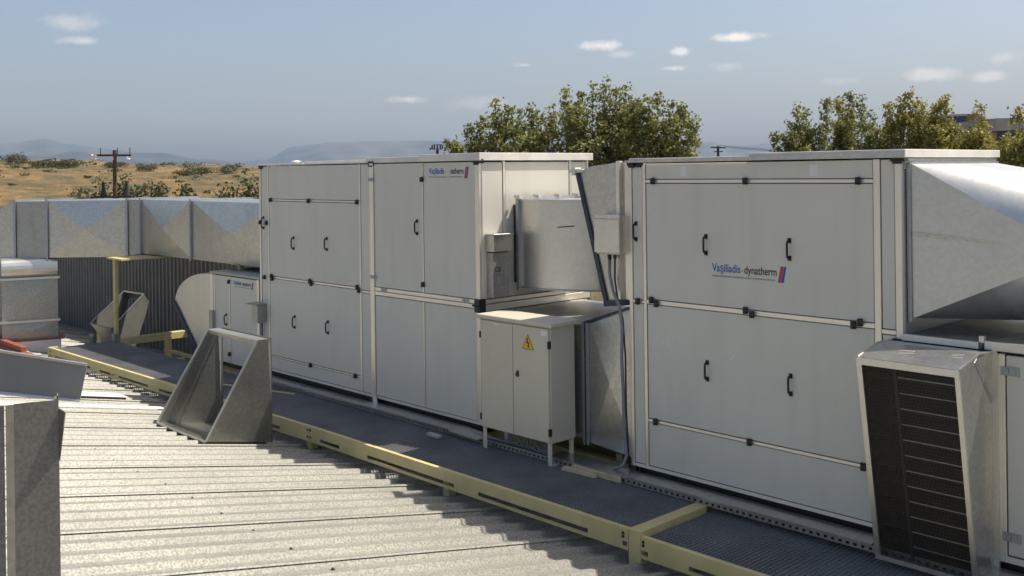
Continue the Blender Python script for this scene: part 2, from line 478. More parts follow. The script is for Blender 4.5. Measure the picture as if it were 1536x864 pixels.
def panel(parent, x0, x1, z0, z1, y=0.0, g=.004, t=.03, m='paint', proud=.006):
    return mk('panel', MB().box(x0 + g, x1 - g, y - proud, y + t, z0 + g, z1 - g), m, parent, bevel=.003)
def prof_v(parent, x0, x1, z0, z1, y=0.0, proud=.012, t=.03):
    mb = MB().box(x0, x1, y - proud, y + t, z0, z1)
    return mk('frame_profile', mb, 'alu', parent, bevel=.003)
def prof_h(parent, x0, x1, z0, z1, y=0.0, proud=.010, t=.028):
    return mk('frame_profile', MB().box(x0, x1, y - proud, y + t, z0, z1), 'alu', parent, bevel=.002)
def logo(parent, x, z, w, y=-.0065, patched=False, small=False):
    """maker's lettering: blue word, dot, dark word, red and blue slanted mark"""
    h = w * .105
    root = mk('maker_logo', MB().plate([(x + w * .885, y, z - h * 1.0), (x + w * .925, y, z - h * 1.0), (x + w * .965, y, z + h * .75), (x + w * .925, y, z + h * .75)], -.0012), 'lred', parent)
    mk('blue_bar', MB().plate([(x + w * .927, y, z - h * 1.0), (x + w * .962, y, z - h * 1.0), (x + w * 1.0, y, z + h * .75), (x + w * .967, y, z + h * .75)], -.0012), 'blue', root)
    t1 = text_mesh('Va\u015filiadis', h * 1.3, 'blue', bold=h * .016, width=w * .395)
    inst('blue_lettering', t1, (x, y - .0008, z - h * .28), root)
    mk('red_dot', MB().box(x + w * .418, x + w * .428, y - .001, y, z - h * .1, z + h * .08), 'lred', root)
    t2 = text_mesh('dynatherm', h * 1.25, 'black', bold=h * .012, width=w * .425)
    inst('black_lettering', t2, (x + w * .445, y - .0008, z - h * .30), root)
    if patched:
        mk('tape_patch', MB().box(x + w * .44, x + w * .55, y - .003, y - .0018, z - h * .75, z + h * 1.0), 'paint', root)
    rnd = random.Random(3); mb = MB(); xx = x
    while xx < x + w * .86:
        L = rnd.uniform(.012, .035) * w
        mb.box(xx, xx + L, y - .0012, y, z - h * .86, z - h * .70); xx += L + rnd.uniform(.004, .012) * w
    mk('fine_print', mb, 'lgrey', root)
    return root
D = 1.56                                                      # depth of the units
# ------------------------------------------------------------------ left air handling unit
A = thing('air_handling_unit', 'long cream unit left of the electrical cabinet with a maker logo at its top right', 'ventilation unit', (-6.18, .8, -.1), 'large cream air handling units')
mk('core', MB().box(-8.285, -4.085, .03, D - .02, .02, 2.57), 'dark', A)
mk('base_frame', MB().box(-8.25, -4.12, .05, .15, -.1, .02).box(-8.25, -4.12, D - .15, D - .05, -.1, .02).box(-8.25, -8.15, .15, D - .15, -.1, .02).box(-4.22, -4.12, .15, D - .15, -.1, .02), 'dark', A)
panel(A, -8.255, -8.09, .03, 2.575)
prof_v(A, -8.30, -8.262, 0, 2.58)
prof_v(A, -8.088, -8.066, .03, 2.575)
panel(A, -8.065, -6.10, 2.162, 2.575)
panel(A, -8.065, -6.10, 1.192, 2.138)
panel(A, -8.065, -6.10, .200, 1.166)
panel(A, -8.065, -6.10, .03, .180)
prof_h(A, -8.065, -6.10, 2.140, 2.160)
prof_h(A, -8.065, -6.10, 1.168, 1.190)
prof_h(A, -8.065, -6.10, .182, .198)
prof_v(A, -6.098, -6.070, .03, 2.575)
panel(A, -6.068, -5.89, 1.165, 2.575)
panel(A, -6.068, -5.89, .03, 1.140)
prof_h(A, -6.068, -5.89, 1.142, 1.163)
prof_v(A, -5.888, -5.815, 0.0, 2.58, proud=.018)
panel(A, -5.812, -4.966, 1.222, 2.575)
panel(A, -4.944, -4.135, 1.222, 2.575)
prof_v(A, -4.964, -4.946, 1.222, 2.575)
prof_h(A, -5.812, -4.135, 1.182, 1.220, proud=.014)
prof_h(A, -5.812, -4.135, 1.136, 1.176, proud=.014)
panel(A, -5.812, -4.966, .03, 1.132)
panel(A, -4.944, -4.135, .03, 1.132)
prof_v(A, -4.964, -4.946, .03, 1.132)
prof_v(A, -4.132, -4.070, 0.0, 2.58)
for x in (-5.64, -4.28): inst('joint_plate', PLATE, (x, -.0145, 1.199), A)
inst('joint_plate', PLATE, (-5.85, -.0185, 2.40), A); inst('joint_plate', PLATE, (-5.83, -.0185, 1.33), A)
prof_h(A, -8.262, -5.888, 0.0, .028, proud=.008); prof_h(A, -5.815, -4.132, 0.0, .028, proud=.008)
for x, z in ((-7.487, 1.63), (-6.757, 1.652), (-8.2, 1.858), (-5.05, 1.90), (-7.482, .67), (-6.752, .68)):
    inst('handle', HANDLE, (x, -.006, z), A)
for x, z in ((-8.01, 2.15), (-7.13, 2.15), (-6.13, 2.15), (-8.01, 1.195), (-7.99, 1.165), (-7.12, 1.195), (-7.09, 1.165), (-6.14, 1.195), (-6.11, 1.160), (-7.13, .19), (-6.20, .19), (-8.18, 1.17),
             (-8.27, 1.862), (-8.12, 1.858), (-4.955, 2.40), (-4.955, 1.31)):
    inst('latch', LATCH, (x, -.010, z), A)
for x, z in ((-8.25, 2.578), (-5.86, 2.578), (-4.10, 2.578)):
    inst('corner_block', CORNER, (x, -.005, z), A)
mk('corner_block', MB().box(-4.13, -4.055, -.035, .05, 1.10, 1.23).tube([(-4.16, -.03, 1.165), (-4.06, -.03, 1.165)], .012, 6), 'plastic', A)
mk('corner_block', MB().box(-5.90, -5.80, -.02, .03, -.055, .0), 'plastic', A)
mk('foot_bracket', MB().plate([(-5.84, -.022, -.09), (-5.75, -.022, -.09), (-5.79, -.022, .02), (-5.86, -.022, .02)], .006), 'alu', A)
logo(A, -4.845, 2.475, .625, patched=True)
# right end of the unit, lit by the sun
XE = -4.07
def endpanel(parent, y0, y1, z0, z1, m='paint', x=XE):
    return mk('end_panel', MB().box(x - .03, x + .006, y0 + .004, y1 - .004, z0 + .004, z1 - .004), m, parent, bevel=.003)
endpanel(A, .02, .30, 1.222, 2.57); endpanel(A, .335, 1.26, 1.222, 2.57); endpanel(A, 1.295, D - .03, 1.222, 2.57); endpanel(A, .02, D - .03, .03, 1.10)
for y0, y1 in ((.302, .333), (1.262, 1.293), (D - .028, D)):
    mk('frame_profile', MB().box(XE - .03, XE + .012, y0, y1, 1.222, 2.58), 'alu', A, bevel=.002)
mk('frame_profile', MB().box(XE - .03, XE + .014, .02, D, 1.18, 1.22), 'alu', A, bevel=.002)
mk('frame_profile', MB().box(XE - .03, XE + .014, .02, D, 1.105, 1.172), 'alu', A, bevel=.002)
endpanel(A, .02, D - .03, .03, 2.57, x=-8.30 + .024)
# roof caps
for x0, x1, z0, z1, y0 in ((-8.32, -7.25, 2.583, 2.602, -.02), (-7.25, -5.95, 2.584, 2.622, .02), (-5.95, -4.97, 2.585, 2.64, -.01), (-4.97, -4.03, 2.582, 2.658, -.035)):
    mk('roof_cap', MB().box(x0, x1 - .002, y0, D + .05, z0 + .028 if False else z0, z1).box(x0, x1 - .002, -.012, .02, 2.582, 2.60), 'cap', A, bevel=.003)
mk('vent_cap', MB().tube([(-7.9, .3, 2.602), (-7.9, .3, 2.63)], .035, 12).tube([(-7.9, .3, 2.63), (-7.9, .3, 2.645)], .07, 12, r2=.01), 'white', A)
# actuator housing with rating plate on the lit end
E = mk('drive_housing', MB().box(XE + .008, XE + .10, .07, .29, 1.24, 1.68), 'galv_dull', A, bevel=.004)
mk('drive_cover', MB().box(XE + .008, XE + .13, .06, .31, 1.69, 1.85).box(XE + .008, XE + .145, .05, .32, 1.85, 1.865), 'galv', E, bevel=.004)
ce = text_mesh('CE', .062, 'black', bold=.001)
ce.transform(Matrix.Rotation(math.pi / 2, 4, 'Z'))
inst('ce_mark', ce, (XE + .1012, .10, 1.495), E)
mk('rating_plate', MB().box(XE + .10, XE + .102, .12, .21, 1.36, 1.45), 'lgrey', E)

# ------------------------------------------------------------------ right air handling unit
B = thing('air_handling_unit', 'large cream unit right of the cabinet with a maker logo between its black handles', 'ventilation unit', (-1.0, .8, -.1), 'large cream air handling units')
mk('core', MB().box(-2.165, .175, .03, D - .02, .02, 2.52), 'dark', B)
mk('base_frame', MB().box(-2.14, .15, .05, .15, -.1, .02).box(-2.14, .15, D - .15, D - .05, -.1, .02).box(-2.14, -2.04, .15, D - .15, -.1, .02), 'dark', B)
prof_v(B, -2.182, -2.146, 0, 2.53)
panel(B, -2.144, -2.032, 1.392, 2.525); panel(B, -2.144, -2.032, .03, 1.366); prof_h(B, -2.144, -2.032, 1.368, 1.390)
prof_v(B, -2.030, -2.000, .03, 2.525)
panel(B, -1.998, -.012, 2.392, 2.525)
panel(B, -1.998, -.012, 1.404, 2.362)
panel(B, -1.998, -.012, .420, 1.366)
panel(B, -1.998, -.012, .03, .394)
prof_h(B, -1.998, -.012, 2.364, 2.390); prof_h(B, -1.998, -.012, 1.368, 1.402); prof_h(B, -1.998, -.012, .396, .418)
prof_v(B, -.010, .038, .03, 2.525)
panel(B, .040, .140, 1.372, 2.525); panel(B, .040, .140, .03, 1.338); prof_h(B, .040, .140, 1.340, 1.370)
prof_v(B, .142, .190, 0, 2.53)
prof_h(B, -2.146, .142, 0, .028, proud=.008)
for x, z in ((-1.400, 1.88), (-.663, 1.878), (-1.402, .893), (-.666, .889), (-2.105, 1.96)): inst('handle', HANDLE, (x, -.006, z), B)
for x, z in ((-1.915, 2.378), (-1.03, 2.378), (-.118, 2.378), (-1.945, 1.402), (-1.895, 1.376), (-1.04, 1.40), (-.985, 1.374), (-.165, 1.378), (-.115, 1.40), (-1.918, .407), (-1.02, .407), (-.105, .407), (-2.09, 1.379)):
    inst('latch', LATCH, (x, -.010, z), B)
for x, z in ((-2.14, 2.528), (-2.07, 2.532), (.165, 2.530)): inst('corner_block', CORNER, (x, -.004, z), B)
mk('corner_block', MB().box(-2.20, -2.13, -.02, .03, -.06, .0), 'plastic', B)
logo(B, -1.345, 1.697, .655)
gm = [MB().box(-.03, .03, -.0008, 0, -.04, .04).box(-.014, .014, -.0016, -.0008, -.024, .024).mesh('tape_residue', 'white')]
for x in (-1.61, -.46): inst('tape_residue', gm[0], (x, -.0062, 2.455), B)
for q in ([(-1.775, 1.03), (-1.765, 1.03), (-1.80, 1.10), (-1.81, 1.10)], [(-1.19, 1.0), (-1.18, 1.0), (-1.15, 1.05), (-1.16, 1.05)], [(-1.83, 1.05), (-1.82, 1.05), (-1.845, 1.09), (-1.855, 1.09)]):
    mk('scuff_mark', MB().plate([(x, -.0066, z) for x, z in q], -.0004), 'white', B)
for x0, x1, z0, z1, y0 in ((-2.2, -1.0, 2.532, 2.568, .02), (-1.0, .22, 2.534, 2.590, -.01)):
    mk('roof_cap', MB().box(x0, x1 - .002, y0, D + .03, z0, z1), 'cap', B, bevel=.003)
mk('cap_flashing', MB().plate([(-2.2, -.032, 2.533), (.225, -.032, 2.533), (.225, -.032, 2.578), (-2.2, -.032, 2.552)], -.01), 'galv', B)
XB = .19
mk('end_panel', MB().box(XB - .03, XB + .004, .02, D - .02, .03, 2.45), 'flange', B)
mk('frame_profile', MB().box(XB - .03, XB + .012, .02, D, 2.455, 2.53), 'galv_dull', B, bevel=.002)
mk('corner_block', MB().box(.15, .20, D - .06, D + .01, 2.49, 2.53), 'plastic', B)
# intake rain hood on the left end
H = mk('rain_hood', MB().plate([(-2.20, .04, 2.55), (-2.63, .04, 2.51), (-2.79, .04, 2.462), (-2.472, .04, 1.345), (-2.20, .04, 1.375)], -.012)
       .plate([(-2.20, D - .06, 2.55), (-2.63, D - .06, 2.51), (-2.79, D - .06, 2.462), (-2.472, D - .06, 1.345), (-2.20, D - .06, 1.375)], .012)
       .plate([(-2.20, .05, 2.55), (-2.63, .05, 2.51), (-2.63, D - .06, 2.51), (-2.20, D - .06, 2.55)], .01)
       .plate([(-2.63, .05, 2.51), (-2.79, .05, 2.462), (-2.79, D - .06, 2.462), (-2.63, D - .06, 2.51)], .01)
       .plate([(-2.20, .05, 1.375), (-2.472, .05, 1.345), (-2.472, D - .06, 1.345), (-2.20, D - .06, 1.375)], -.01), 'galv', B)
for a in (0, 1):
    y = .02 if a == 0 else D - .10
    mk('mouth_edge', MB().bar((-2.80, y + .03, 2.46), (-2.478, y + .03, 1.335), .055, .04, up=(1, 0, .3)), 'hood_dark', H)
mk('mouth_edge', MB().bar((-2.478, .02, 1.325), (-2.2, .02, 1.36), .05, .05), 'hood_dark', H)
mk('corner_clip', MB().box(-2.87, -2.74, -.0, .06, 2.455, 2.485).box(-2.83, -2.79, -.01, .07, 2.43, 2.5), 'galv_bright', H)
mk('side_flange', MB().box(-2.325, -2.290, .0, .045, 1.38, 2.55).box(-2.225, -2.186, -.004, .045, 1.38, 2.54), 'alu', H)
mk('louvre', MB().box(-2.36, -2.33, .06, D - .08, 1.36, 2.5), 'dark', H)
J = mk('junction_box', MB().box(-2.482, -2.225, -.085, .03, 1.760, 2.095), 'galv', B, bevel=.004)
mk('box_lid', MB().box(-2.492, -2.215, -.092, -.086, 2.06, 2.10).box(-2.492, -2.215, -.100, -.086, 1.775, 2.06), 'galv_bright', J, bevel=.003)
mk('cable_gland', MB().tube([(-2.38, -.03, 1.76), (-2.38, -.03, 1.715)], .018, 8), 'plastic', J)
mk('cable_gland', MB().tube([(-2.32, -.03, 1.76), (-2.32, -.03, 1.725)], .016, 8), 'plastic', J)
c1 = MB().tube([(-2.38, -.03, 1.72), (-2.375, -.04, 1.60), (-2.33, -.05, 1.45), (-2.25, -.06, 1.33), (-2.225, -.06, 1.15), (-2.235, -.06, .9), (-2.225, -.055, .6), (-2.225, -.05, .3), (-2.20, -.05, .08), (-2.22, -.08, .0), (-2.29, -.12, -.03)], .014, 8)
tag(mk('cable', c1, 'cable', origin=(-2.25, -.05, 0), smooth=True), 'thicker grey cable hanging from the junction box down to the cable tray', 'cable')
c2 = MB().tube([(-2.32, -.03, 1.73), (-2.325, -.03, 1.55), (-2.29, -.04, 1.40), (-2.225, -.05, 1.22), (-2.205, -.045, .9), (-2.21, -.04, .5), (-2.20, -.035, .2), (-2.19, -.03, -.02)], .008, 6)
tag(mk('cable', c2, 'dark', origin=(-2.2, -.04, 0), smooth=True), 'thin black cable beside the thicker grey one under the junction box', 'cable')

# ------------------------------------------------------------------ duct helpers
def rect_flange(parent, xf, w, h, y0, z0, t=.035, proud=.03):
    """ring round a duct section lying along local x at x=0: local y,z give the section"""
    mb = MB(xf)
    mb.box(-t / 2, t / 2, y0 - proud, y0, z0 - proud, z0 + h + proud)
    mb.box(-t / 2, t / 2, y0 + w, y0 + w + proud, z0 - proud, z0 + h + proud)
    mb.box(-t / 2, t / 2, y0, y0 + w, z0 - proud, z0)
    mb.box(-t / 2, t / 2, y0, y0 + w, z0 + h, z0 + h + proud)
    return mk('flange', mb, 'flange', parent)
def crease(mb, a, b, c, d, n, k):
    """cross-broken panel: corners a b c d, centre raised by k along n"""
    a, b, c, d = map(Vector, (a, b, c, d)); m = (a + b + c + d) / 4 + Vector(n) * k
    mb.add([a, b, c, d, m], [(0, 1, 4), (1, 2, 4), (2, 3, 4), (3, 0, 4)])
def duct_box(parent, name, xf, L, w, h, y0, z0, k=.035, m='galv', h2=None, z2=None):
    """straight section along local +x from 0 to L, every side cross-broken"""
    h2 = h if h2 is None else h2; z2 = z0 if z2 is None else z2
    mb = MB(xf)
    p = [(0, y0, z0), (L, y0, z2), (L, y0, z2 + h2), (0, y0, z0 + h)]
    q = [(0, y0 + w, z0), (L, y0 + w, z2), (L, y0 + w, z2 + h2), (0, y0 + w, z0 + h)]
    crease(mb, p[0], p[1], p[2], p[3], (0, -1, 0), k)
    crease(mb, q[1], q[0], q[3], q[2], (0, 1, 0), k)
    crease(mb, p[3], p[2], q[2], q[3], (0, 0, 1), k * .3)
    crease(mb, p[1], p[0], q[0], q[1], (0, 0, -1), k * .3)
    return mk(name, mb, m, parent)
T = Matrix.Translation
# ------------------------------------------------------------------ long duct running left from the left unit
DU = thing('air_duct', 'long rectangular galvanised duct with cross-creased sides running left from the cream unit', 'air duct', (-11.0, .7, 1.2))
yd, wd = .32, 1.0
xf = T((-10.86, 0, 0)); zb, zt = 1.225, 2.09
duct_box(DU, 'duct_section', xf, 2.54, wd, zt - zb, yd, zb, k=.07)
rect_flange(DU, T((-8.33, 0, 0)), wd, zt - zb, yd, zb); rect_flange(DU, T((-10.88, 0, 0)), wd, zt - zb, yd, zb)
duct_box(DU, 'duct_section', T((-12.62, 0, 0)), 1.72, wd, zt - zb, yd, zb, k=.07)
rect_flange(DU, T((-12.64, 0, 0)), wd, zt - zb, yd, zb)
# bend and the piece turned toward the viewer
ang = math.atan2(-.727, -.687)
P0 = Vector((-12.66, .32, 0))
dl = Vector((-.687, -.727, 0)); dn = Vector((-.727, .687, 0))
def turned(origin):                                # local x along the run, local y away from the viewer
    return Matrix(((dl.x, dn.x, 0, origin.x), (dl.y, dn.y, 0, origin.y), (0, 0, 1, origin.z), (0, 0, 0, 1)))
P1 = P0 + Vector((-.30, -.10, 0))
mb = MB(); q = P1 + dn * wd; p = Vector((-12.66, .32 + wd, 0))
ring0 = [(P0.x, P0.y, zb), (P0.x, P0.y, zt), (p.x, p.y, zt), (p.x, p.y, zb)]
ring1 = [(P1.x, P1.y, 1.17), (P1.x, P1.y, zt), (q.x, q.y, zt), (q.x, q.y, 1.17)]
mb.add(ring0 + ring1, [(i, (i + 1) % 4, 4 + (i + 1) % 4, 4 + i) for i in range(4)])
mk('duct_elbow', mb, 'galv_dull', DU)
xf = turned(P1); zb2, zt2 = 1.16, 2.08
rect_flange(DU, xf @ T((0.0, 0, 0)), wd, zt2 - zb2, 0, zb2)
duct_box(DU, 'duct_section', xf @ T((.03, 0, 0)), 1.25, wd, zt2 - zb2, 0, zb2, k=.07)
rect_flange(DU, xf @ T((1.30, 0, 0)), wd, zt2 - zb2, 0, zb2)
mk('duct_section', MB(xf).box(1.32, 1.80, 0, wd, zb2, zt2), 'galv_dull', DU, bevel=.004)
rect_flange(DU, xf @ T((1.82, 0, 0)), wd, zt2 - zb2, 0, zb2)
# elbow that turns down at the left end
mb = MB(xf); n = 10; Ro = .98
vs = []
for i in range(n + 1):
    t = math.pi / 2 * i / n
    xo, zo = 1.84 + .46 * math.sin(t), zt2 - Ro * (1 - math.cos(t))
    xi, zi = 1.84 + .10 * math.sin(t), zb2 - .10 * (1 - math.cos(t)) - 0
    vs += [(xo, 0, zo), (xo, wd, zo), (xi, wd, zi), (xi, 0, zi)]
mb.add(vs, [(4 * i + k, 4 * i + (k + 1) % 4, 4 * (i + 1) + (k + 1) % 4, 4 * (i + 1) + k) for i in range(n) for k in range(4)])
mk('duct_elbow', mb, 'galv', DU)
# lower drop standing in front, with its own rounded throat
DR = thing('air_duct', 'upright galvanised duct drop with a rounded shoulder at the left edge of the roof', 'air duct', (-14.0, -1.0, -.3))
PD = P1 + dl * 1.30 + Vector((0, 0, 0))
def facing(o):                                     # local x to the left, y straight away from the viewer
    v = Vector((o.x - CX, o.y - CY, 0)).normalized(); l = Vector((-v.y, v.x, 0))
    return Matrix(((l.x, v.x, 0, o.x), (l.y, v.y, 0, o.y), (0, 0, 1, o.z), (0, 0, 0, 1)))
xg = facing(PD + dl * .05 + dn * -.02)
mb = MB(xg); n = 10; vs = []
w0, w1 = -.20, .62
for i in range(n + 1):
    t = math.pi * i / n
    zc, rr = 1.00, .17
    y, z = .10 - rr * math.sin(t) * 1.0, zc + rr * math.cos(t)
    vs += [(w0, y, z), (w1, y, z)]
mb.add(vs, [(2 * i, 2 * i + 1, 2 * i + 3, 2 * i + 2) for i in range(n)])
mb.add([(w0, .10, 1.17), (w1, .10, 1.17), (w1, .5, 1.17), (w0, .5, 1.17)], [(0, 1, 2, 3)])
mb.add([v for v in vs[0::2]] + [(w0, .5, .83), (w0, .5, 1.17)], [tuple(range(n + 3))])
mb.add([v for v in vs[1::2]] + [(w1, .5, .83), (w1, .5, 1.17)], [tuple(range(n + 3))])
mk('shoulder', mb, 'galv_bright', DR, smooth=False)
def vbox(z0, z1, k, m):
    mb = MB(xg)
    c = [(w0, 0), (w1, 0), (w1, .6), (w0, .6)]
    for i in range(4):
        (a, b), (c_, d_) = c[i], c[(i + 1) % 4]
        nn = ((0, -1, 0), (1, 0, 0), (0, 1, 0), (-1, 0, 0))[i]
        crease(mb, (a, b, z0), (c_, d_, z0), (c_, d_, z1), (a, b, z1), nn, k)
    return mk('duct_section', mb, m, DR)
vbox(.17, .83, .022, 'galv_dull'); vbox(-.145, .13, .022, 'galv_dull')
for z in (.15, .84):
    mk('flange', MB(xg).box(w0 - .03, w1 + .03, -.05, 0, z - .018, z + .018).box(w1, w1 + .03, 0, .6, z - .018, z + .018), 'galv_bright', DR)
DL = thing('air_duct', 'smooth galvanised duct elbow cut by the left edge of the picture', 'air duct', (-14.7, -1.6, -.3))
xh = facing(Vector((-14.43, -1.10, 0)))
mk('duct_section', MB(xh).box(0, .85, 0, .9, -.4, 1.10), 'galv_dull', DL, bevel=.02)
for z in (.10, .86): mk('flange', MB(xh).box(-.02, .88, -.03, 0, z - .02, z + .02).box(-.03, 0, 0, .9, z - .02, z + .02), 'flange', DL)
# ------------------------------------------------------------------ curved duct between the two big units
DC = thing('duct_elbow', 'rounded bare metal duct elbow on the sunlit end of the left unit', 'air duct', (-3.5, .9, 1.3))
mb = MB(); n = 18
path = [(-3.985, .45), (-3.80, .45)] + [(-3.80 + .95 * math.sin(math.pi / 2 * i / n), 1.40 - .95 * math.cos(math.pi / 2 * i / n)) for i in range(1, n + 1)]
inner = [(-3.985, 1.30), (-3.95, 1.30)] + [(-3.95 + .12 * math.sin(math.pi / 2 * i / n), 1.42 - .12 * math.cos(math.pi / 2 * i / n)) for i in range(1, n + 1)]
vs = []
for (x, y), (xi, yi) in zip(path, inner): vs += [(x, y, 1.32), (x, y, 2.18), (xi, yi, 2.18), (xi, yi, 1.32)]
mb.add(vs, [(4 * i + k, 4 * i + (k + 1) % 4, 4 * (i + 1) + (k + 1) % 4, 4 * (i + 1) + k) for i in range(len(path) - 1) for k in range(4)])
dcb = mk('elbow_body', mb, 'galv_bright', DC)
for p in dcb.data.polygons: p.use_smooth = abs(p.normal.z) < .5
es = dcb.modifiers.new('edge', 'EDGE_SPLIT'); es.split_angle = R(40)
mk('collar', MB().box(XE + .01, -3.99, .44, 1.26, 1.36, 2.14), 'dark', DC)
mk('flange', MB().box(-4.0, -3.965, .415, .45, 1.29, 2.215).box(-4.0, -3.965, .45, 1.33, 2.18, 2.215).box(-4.0, -3.965, .45, 1.33, 1.285, 1.32), 'flange', DC)
mb = MB()
pts = [(x, y, 2.188) for x, y in path[::2]]
for a, b_ in zip(pts, pts[1:]): mb.bar(a, b_, .03, .014)
mk('top_seam', mb, 'galv_bright', DC)
mb = MB()
pts = [(x, y - .003, 1.318) for x, y in path[::2]]
for a, b_ in zip(pts, pts[1:]): mb.bar(a, b_, .03, .016)
mk('bottom_seam', mb, 'flange', DC)
for y in (.43, .70, 1.0, 1.28): mk('flange_clip', MB().box(-4.02, -3.94, y - .02, y + .02, 2.205, 2.235), 'galv_bright', DC)
mk('scratch', MB().plate([(-3.50, .492, 1.92), (-3.34, .560, 1.935), (-3.34, .560, 1.945), (-3.50, .492, 1.93)], .001), 'dark', DC)
# ------------------------------------------------------------------ lower duct joining the units
DX = thing('air_duct', 'low galvanised duct joining the bases of the two big units behind the cabinet', 'air duct', (-3.1, .7, -.1))
y0, y1 = .10, 1.40
mk('duct_section', MB().box(-4.05, -2.80, y0, y1, .08, 1.10), 'galv_dull', DX, bevel=.006)
mb = MB()
a = [(-2.74, y0, .06), (-2.20, y0, .02), (-2.20, y0, 1.305), (-2.74, y0, 1.115)]
c_ = [(x, y1, z) for x, y, z in a]
crease(mb, *a, (0, -1, 0), .05); crease(mb, c_[1], c_[0], c_[3], c_[2], (0, 1, 0), .03)
mb.add([a[3], a[2], c_[2], c_[3]], [(0, 1, 2, 3)]); mb.add([a[0], a[1], c_[1], c_[0]], [(0, 1, 2, 3)])
mk('transition', mb, 'galv', DX)
rect_flange(DX, T((-2.755, 0, 0)), y1 - y0, 1.05, y0, .065, t=.025, proud=.025)
rect_flange(DX, T((-2.795, 0, 0)), y1 - y0, 1.04, y0, .07, t=.03, proud=.03)
mk('added_closure', MB().box(-4.10, -2.15, .86, .92, -.62, .04).box(-2.62, -2.55, .30, .86, -.62, -.05), 'yellow', DX)  # plate added under the duct to hide the sunlit roof behind it
mk('edge_strip', MB().bar((-2.76, y0 - .01, 1.13), (-2.2, y0 - .01, 1.32), .03, .02), 'hood_dark', DX)
# ------------------------------------------------------------------ transition leaving the right unit
DT = thing('duct_transition', 'big tapering square to round galvanised duct on the right end of the right unit', 'air duct', (.8, .8, 1.4))
X0, X1 = .225, 1.16; zc, yc, rr = 1.905, .80, .46
sq = dict(a=(.07, 2.49), b=(1.52, 2.49), c=(1.52, 1.455), d=(.07, 1.455))
mb = MB(); K = 10
def arc(t): return (X1, yc - rr * math.cos(t), zc + rr * math.sin(t))
# corners in order: front top, back top, back bottom, front bottom ; circle angle 0 = front, pi/2 = top
cor = [(X0, *sq['a']), (X0, *sq['b']), (X0, *sq['c']), (X0, *sq['d'])]
st = [0, math.pi / 2, math.pi, 1.5 * math.pi]
for i in range(4):
    fan = [arc(st[i] + math.pi / 2 * k / K) for k in range(K + 1)]
    mb.add([cor[i]] + fan, [(0, k + 1, k + 2) for k in range(K)])
    mb.add([cor[i], cor[(i + 1) % 4], fan[-1]], [(0, 1, 2)])
tr = mk('transition_body', mb, 'trans', DT)
bmx = bmesh.new(); bmx.from_mesh(tr.data); bmesh.ops.remove_doubles(bmx, verts=bmx.verts, dist=.0005); bmx.to_mesh(tr.data); bmx.free()
for p in tr.data.polygons: p.use_smooth = True
es = tr.modifiers.new('edge', 'EDGE_SPLIT'); es.split_angle = R(16)
mk('flange', MB().box(.198, .225, .045, .08, 1.43, 2.50).box(.198, .225, .08, 1.54, 2.48, 2.505).box(.198, .225, .08, 1.54, 1.43, 1.462), 'flange', DT)
mb = MB(); seam0 = Vector((X0 + .01, .066, 2.02)); seam1 = Vector((X1 - .05, .338, 1.935))
mk('front_seam', MB().bar(seam0 + Vector((0, -.002, 0)), seam1 + Vector((0, -.002, 0)), .004, .028), 'galv', DT)
mk('round_spigot', MB().tube([(X1, yc, zc), (X1 + .5, yc, zc), (X1 + 1.4, yc, zc)], rr, 40, cap=False), 'galv_bright', DT, smooth=True)
# ------------------------------------------------------------------ lower right unit with louvred hood
L_ = thing('air_handling_unit', 'low cream unit at the right edge carrying the dark mesh intake hood', 'ventilation unit', (1.2, .7, -.1))
mk('core', MB().box(.21, 2.4, .04, 1.50, .02, 1.30), 'dark', L_)
mk('top_sheet', MB().box(.205, .705, -.02, 1.52, 1.305, 1.345).box(.725, 2.42, -.02, 1.52, 1.31, 1.355), 'galv_dull', L_, bevel=.004)
mk('top_flange', MB().box(.20, .700, -.055, -.022, 1.318, 1.362).box(.730, 2.42, -.040, -.022, 1.318, 1.372), 'galv_bright', L_, bevel=.002)
mk('flange_clip', MB().box(.70, .73, -.045, -.01, 1.36, 1.40), 'galv_bright', L_)
panel(L_, .845, 2.38, .045, 1.295)
prof_v(L_, .80, .842, 0, 1.30)
panel(L_, .205, .79, .03, 1.29)
prof_h(L_, .84, 2.38, .0, .04)
mk('base_beam', MB().box(.25, 2.35, .05, .15, -.1, .0), 'dark', L_)
mk('base_beam', MB().box(.25, 2.35, 1.3, 1.4, -.1, .0), 'dark', L_)
HINGE = MB().box(-.055, .055, -.006, 0, -.028, .028).box(-.045, -.005, -.014, -.006, -.018, .018).box(.015, .035, -.012, -.006, -.016, .016).mesh('hinge_plate', 'flange')
for z in (1.195, .165): inst('hinge_plate', HINGE, (.872, -.008, z), L_)
HD = mk('intake_hood', MB(), 'galv', L_)
xl, xr = .12, .77
ft, fb = (-.50, 1.255), (-.27, -.09)             # y,z of the mouth top and bottom edges
hb = MB()
for x, t in ((xl, -.004), (xr, .004)):
    hb.plate([(x, -.01, 1.295), (x, -.10, 1.306), (x, -.30, 1.298), (x, ft[0], ft[1]), (x, fb[0], fb[1]), (x, -.01, -.06)], t)
tp = [(-.01, 1.30), (-.10, 1.312), (-.20, 1.312), (-.30, 1.303), (-.40, 1.284), (ft[0], ft[1])]
for (ya, za), (yb, zb_) in zip(tp, tp[1:]): hb.plate([(xl, ya, za), (xl, yb, zb_), (xr, yb, zb_), (xr, ya, za)], .004)
hb.plate([(xl, fb[0], fb[1]), (xl, -.01, -.06), (xr, -.01, -.06), (xr, fb[0], fb[1])], .004)
HD.data = hb.mesh('intake_hood', 'galv', origin_of(L_))
def mouth(u, v, off=0.0):                            # u across, v up the slanted mouth
    y = fb[0] + (ft[0] - fb[0]) * v; z = fb[1] + (ft[1] - fb[1]) * v
    return Vector((xl + (xr - xl) * u, y - off, z))
